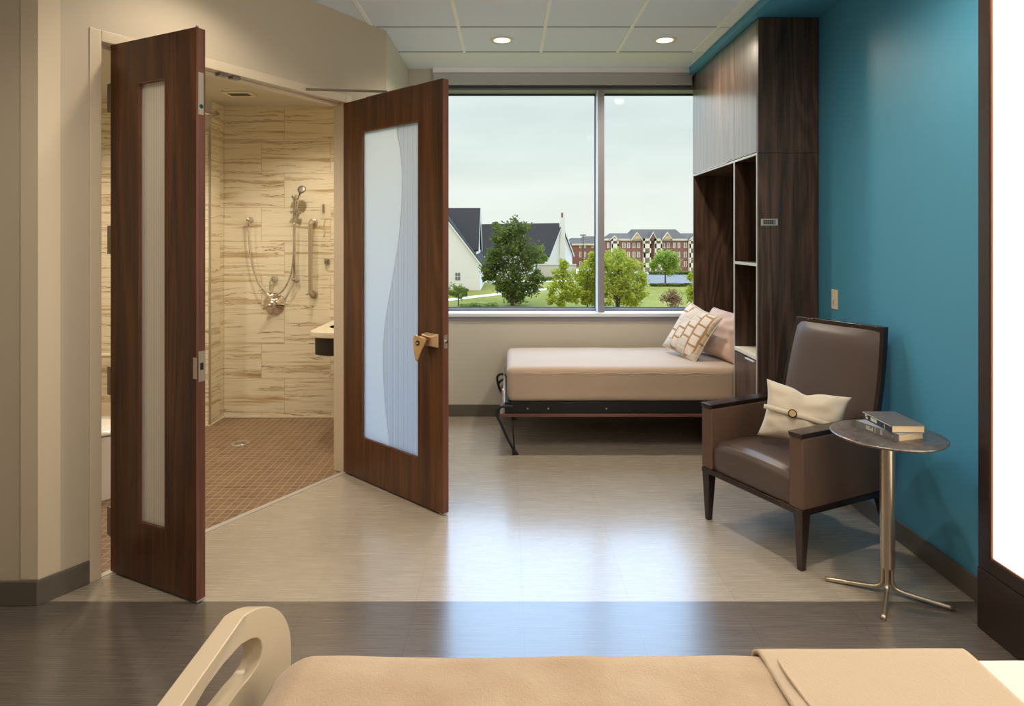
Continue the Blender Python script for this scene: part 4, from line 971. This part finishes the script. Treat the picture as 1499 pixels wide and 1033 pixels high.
# link block between the two
o = thing('link_building', (at(745, 0, 150).x, 150, GZ), 0, 'low white wing with grey roof behind the dark green tree', 'building')
k3 = 150 / F; gable_house(o, at(735, 0, 150).x, 153, 0, 58 * k3, 11, GZ, EYE - 22 * k3, EYE + 20 * k3, .3)
o = MB(); q0 = at(786, 0, 140).x; q1 = at(846, 0, 140).x; o.box((q0, 144, GZ), (q1, 144.6, EYE - 38 * 144 / F)); o.box((q0 - .1, 143.8, EYE - 38 * 144 / F), (q1 + .1, 144.8, EYE - 36.5 * 144 / F))
tag(o.build('stone_wall', M['stonewall']), 'pale stone garden wall below the house with the chimney', 'wall', kind='thing')
# brick apartments
def apartments(x0, x1, Ya, ytop, yeave, ybase, label, bays, gables, roofs):
    k = Ya / F; o = thing('apartment_building', (at((x0 + x1) / 2, 0, Ya).x, Ya, GZ), 0, label, 'building')
    Lx = lambda px: at(px, 0, Ya).x - o.location.x; Z = lambda py: EYE - (py - CY) * k - GZ
    MB().box((Lx(x0), 0, 0), (Lx(x1), 14, Z(yeave))).build('walls', M['brick'], o)
    MB().box((Lx(x0) - .3, -.5, Z(yeave + 3)), (Lx(x1) + .3, 0, Z(yeave))).build('cornice', M['fascia'], o)
    r_ = MB()
    for a, b, yt in roofs:
        r_.hull8([(Lx(a), -.6, Z(yeave)), (Lx(b), -.6, Z(yeave)), (Lx(b), 14.6, Z(yeave)), (Lx(a), 14.6, Z(yeave))],
                 [(Lx(a + 7), 6, Z(yt)), (Lx(b - 7), 6, Z(yt)), (Lx(b - 7), 8, Z(yt)), (Lx(a + 7), 8, Z(yt))])
    r_.build('roof', M['roof2'], o)
    for a, b, yt, mt_ in gables:
        g_ = MB(); mm = (a + b) / 2
        g_.hull8([(Lx(a), -1.6, Z(yeave + .5)), (Lx(b), -1.6, Z(yeave + .5)), (Lx(mm), -1.6, Z(yt + 1))], [(Lx(a), 5, Z(yeave + .5)), (Lx(b), 5, Z(yeave + .5)), (Lx(mm), 5, Z(yt + 1))]); g_.build('gable', M[mt_], o)
        t_ = MB(); rr_ = MB()
        for s0, s1 in ((a - 1, mm), (b + 1, mm)):
            t_.hull8([(Lx(s0), -2, Z(yeave + 2)), (Lx(s1), -2, Z(yt)), (Lx(s1), -2, Z(yt + 1.8)), (Lx(s0), -2, Z(yeave + 3.3))], [(Lx(s0), -1.65, Z(yeave + 2)), (Lx(s1), -1.65, Z(yt)), (Lx(s1), -1.65, Z(yt + 1.8)), (Lx(s0), -1.65, Z(yeave + 3.3))])
            rr_.hull8([(Lx(s0), -1.66, Z(yeave + 1.6)), (Lx(s1), -1.66, Z(yt - .4)), (Lx(s1), -1.66, Z(yt + .6)), (Lx(s0), -1.66, Z(yeave + 2.6))], [(Lx(s0), 5, Z(yeave + 1.6)), (Lx(s1), 5, Z(yt - .4)), (Lx(s1), 5, Z(yt + .6)), (Lx(s0), 5, Z(yeave + 2.6))])
        t_.build('gable_trim', M['fascia'], o); rr_.build('gable_roof', M['roof2'], o)
    for a, b, kind in bays:
        if kind == 'b':      # stacked balconies
            fb = MB(); fb.box((Lx(a), -.15, 0), (Lx(b), -.02, Z(yeave))); fb.box((Lx(a), -1.8, 0), (Lx(a) + .35, 0, Z(yeave))); fb.box((Lx(b) - .35, -1.8, 0), (Lx(b), 0, Z(yeave))); fb.box((Lx(a), -1.8, Z(yeave + 3.5)), (Lx(b), 0, Z(yeave)))
            for yy in (363, 376.5, 391):
                if yy < ybase + 4: fb.box((Lx(a), -1.8, Z(yy)), (Lx(b), -1.6, Z(yy - 6.5)))
            fb.build('balcony', M['fascia'], o)
            dg = MB()
            for yy in (356, 370, 384): dg.box((Lx(a) + .9, -.25, Z(yy + 3)), (Lx(b) - .9, .05, Z(yy - 3)))
            dg.build('balcony_door', M['balcony_glass'], o)
        else:
            for yy in (359, 372.5, 386.5):
                f_ = MB(); f_.box((Lx(a), -.12, Z(yy + 4)), (Lx(b), .0, Z(yy - 4))); w1 = f_.build('window_trim', M['fascia'], o)
                f_ = MB(); f_.box((Lx(a) + .25, -.2, Z(yy + 3.4)), (Lx(b) - .25, -.1, Z(yy - 3.4))); f_.build('window_pane', M['darkglass'], w1)
    return o
apartments(885, 1045, 180, 336, 349, 398, 'red brick apartment block with cream gables in the right window pane',
    [(889, 892, 'w'), (894, 904, 'b'), (911, 915.5, 'w'), (918, 922, 'w'), (926, 930, 'w'), (933, 937, 'w'), (940.5, 951, 'b'), (957, 967, 'b'), (969, 973, 'w'), (976, 980, 'w'), (985, 988.5, 'w'), (992, 995.5, 'w'), (1001, 1005, 'w'), (1007, 1018, 'b')],
    [(892, 904, 344.5, 'gable'), (923, 938, 339.5, 'gable'), (949, 959, 339.5, 'brick'), (967, 982, 339.5, 'gable'), (1007, 1020, 344.5, 'gable')],
    [(892, 940, 341), (925, 1004, 335), (985, 1050, 341)])
apartments(838, 876, 215, 346, 356, 394, 'distant red brick apartment block seen left of the window mullion',
    [(848, 851, 'w'), (855, 858, 'w'), (866, 869, 'w')], [], [(832, 860, 348), (850, 882, 345.5)])

def lamp_post(px, yt, yb_, Y, label):
    k = Y / F; o = thing('street_lamp', (at(px, 0, Y).x, Y, GZ), 0, label, 'street lamp'); h_ = EYE - (yt - CY) * k - GZ
    MB().tube([(0, 0, 0), (0, 0, h_)], .09, 8).build('pole', M['bark'], o)
    MB().box((-.7, -.15, h_ - .12), (.7, .15, h_ + .12)).build('lamp_head', M['bark'], o)
lamp_post(853.5, 344, 400, 160, 'thin dark street lamp in front of the distant brick block, left pane')
lamp_post(945, 370, 400, 150, 'thin street lamp in front of the near brick apartments, right pane')

# trees
def tree(name, px, ybase, ytop, wpx, blobs, nleaf, ls, mat, label, cat='tree', seed=1, group=None, trunk_r=.18, multi=1, cloudy=1.0):
    Y = foot(ybase); k = Y / F; rnd = random.Random(seed)
    o = thing(name, (at(px, 0, Y).x, Y, GZ), 0, label, cat, group)
    Ht = (ybase - ytop) * k; Wt = wpx * k
    L_ = MB(); cents = []
    for (bx, bz, br) in blobs:
        cents.append(Vector((bx * Wt / 2, rnd.uniform(-.25, .25) * Wt * .5, bz * Ht)) ); 
    per = nleaf // len(blobs)
    for c_, (bx, bz, br) in zip(cents, blobs):
        rad = br * Wt / 2
        sub = [(Vector([rnd.gauss(0, 1) for _ in range(3)]).normalized() * rad * rnd.uniform(.35, 1)) for _ in range(14)]
        for i in range(per):
            s_ = sub[rnd.randrange(14)]
            p = c_ + s_ + Vector([rnd.gauss(0, rad * .20 * cloudy) for _ in range(3)])
            if p.z < .25: p.z = rnd.uniform(.25, .9)
            u = Vector([rnd.gauss(0, 1) for _ in range(3)]).normalized(); v = u.orthogonal().normalized(); z_ = ls * rnd.uniform(.6, 1.3)
            L_.quad([p - u * z_ * .5, p - v * z_ * .33, p + u * z_ * .5, p + v * z_ * .33])
    bmf = L_.build('foliage', mat, o)
    tk = MB(); top = Vector((0, 0, Ht * .6))
    for q in range(multi):
        bs = Vector((rnd.uniform(-.2, .2) * multi * .6, 0, 0)) if multi > 1 else Vector((0, 0, 0))
        tp = Vector((bs.x * 3, 0, Ht * .72))
        tk.tube([bs, bs.lerp(tp, .5) + Vector((rnd.uniform(-.1, .1), 0, 0)), tp], [trunk_r, trunk_r * .7, trunk_r * .25], 7)
    for c_ in cents:
        st_ = Vector((0, 0, max(.15 * Ht, min(c_.z - .25 * Ht, Ht * .55)))); tk.tube([st_, st_.lerp(c_, .5) + Vector((0, 0, .1)), c_], [trunk_r * .45, trunk_r * .3, trunk_r * .12], 5)
    tk.build('trunk', M['bark'], o)
    return o
G = 'trees and bushes on the lawn'
tree('tree', 750, 447, 321, 98, [(-.1, .9, .34), (-.25, .80, .32), (.3, .82, .36), (.05, .68, .45), (-.5, .62, .30), (.5, .62, .34), (-.7, .46, .26), (-.3, .48, .40), (.3, .47, .42), (.0, .35, .42), (-.35, .27, .34), (.45, .25, .36), (.05, .18, .40), (.75, .33, .20), (-.75, .36, .2), (.0, .12, .3), (-.5,.9,.14)], 9500, .42, M['leaf_dark'], 'large dark green tree standing alone before the white hall', seed=4, group=G, trunk_r=.3, cloudy=1.1)
tree('tree', 789, 406, 357, 30, [(0, .8, .6), (-.3, .6, .6), (.35, .58, .6), (0, .45, .7)], 1800, .55, M['leaf_mid'], 'mid green tree peeking out right behind the dark tree', seed=6, group=G)
tree('sapling', 671, 448, 415, 36, [(-.3, .75, .5), (.3, .78, .45), (0, .6, .5), (.6, .6, .3), (-.6, .6, .3)], 900, .30, M['leaf_mid'], 'small thin sapling at the lower left corner of the window view', cat='sapling', seed=8, group=G, trunk_r=.1)
tree('tree', 824, 452, 378, 52, [(-.6, .22, .35), (.55, .2, .35), (-.1, .12, .3), (0, .88, .3), (-.3, .7, .4), (.3, .72, .4), (0, .5, .5), (-.5, .45, .4), (.5, .42, .4), (.1, .25, .4)], 2600, .34, M['leaf_yel'], 'slender yellow green tree left of the window mullion', seed=10, group=G, trunk_r=.1)
tree('tree', 860, 451, 366, 52, [(-.5, .25, .4), (.4, .15, .35), (-.1, .12, .3), (.6, .8, .3), (.3, .88, .35), (0, .7, .5), (.5, .6, .45), (-.3, .5, .5), (.3, .35, .5), (-.2, .25, .4)], 3400, .34, M['leaf_yel'], 'yellow green tree partly behind the window mullion', seed=12, group=G, trunk_r=.12)
tree('tree', 903, 450, 365, 98, [(-.5, .8, .33), (-.15, .84, .33), (.2, .82, .3), (.45, .68, .36), (-.6, .6, .36), (-.1, .6, .45), (.7, .5, .28), (.3, .45, .42), (-.4, .38, .42), (.1, .28, .38), (.55, .3, .3), (-.7, .35, .25), (-.5, .18, .3), (.4, .16, .3), (-.8, .5, .25), (.0, .5, .4)], 10500, .36, M['leaf_yel'], 'broad yellow green tree in the left part of the right window pane', seed=14, group=G, trunk_r=.2, multi=3)
tree('tree', 974, 417, 364, 54, [(-.3, .78, .42), (.25, .8, .42), (0, .62, .5), (.6, .58, .36), (-.6, .55, .36), (.2, .5, .4)], 3600, .42, M['leaf_lime'], 'round lime green tree in front of the brick apartments', seed=16, group=G)
tree('bush', 985, 453, 420, 38, [(0, .7, .5), (-.4, .5, .5), (.4, .5, .5), (0, .3, .6)], 1500, .22, M['leaf_red'], 'reddish brown twiggy bush on the lawn at right', cat='bush', seed=18, group=G, trunk_r=.05, multi=4)
tree('bush', 1012, 449, 395, 26, [(0, .8, .5), (.3, .5, .7), (-.3, .4, .5), (0, .2, .6)], 1400, .3, M['leaf_yel'], 'yellow green bush at the far right edge of the window', cat='bush', seed=19, group=G, trunk_r=.08)
def hedge(x0, x1, py, hpx, mat, label, seed, n=2500, ls=.3):
    Y = foot(py); k = Y / F; rnd = random.Random(seed); b = MB(); a, c = at(x0, 0, Y).x, at(x1, 0, Y).x
    for i in range(n):
        x = rnd.uniform(a, c); hh = hpx * k * (.75 + .25 * mnoise.noise(Vector((x * .8, seed, 0)))); p = Vector((x, Y + rnd.uniform(-.8, .8), GZ + .1 + hh * rnd.random() ** .6))
        u = Vector([rnd.gauss(0, 1) for _ in range(3)]).normalized(); v = u.orthogonal().normalized(); z_ = ls * rnd.uniform(.6, 1.3)
        b.quad([p - u * z_ * .5, p - v * z_ * .4, p + u * z_ * .5, p + v * z_ * .4])
    tag(b.build('hedge', mat), label, 'hedge', 'clipped hedges outside')
hedge(674, 728, 453, 9, M['leaf_mid'], 'low green hedge at the bottom left of the window view', 3)
hedge(786, 812, 411, 7, M['leaf_mid'], 'dark low hedge by the drive right of the dark tree', 5, 900)
hedge(950, 1030, 402, 6, M['leaf_mid'], 'long low hedge between apartments and parking lot', 7, 2500, .4)
hedge(952, 1030, 419, 4, M['leaf_dark'], 'low dark hedge along the near edge of the parking lot', 9, 2200, .35)
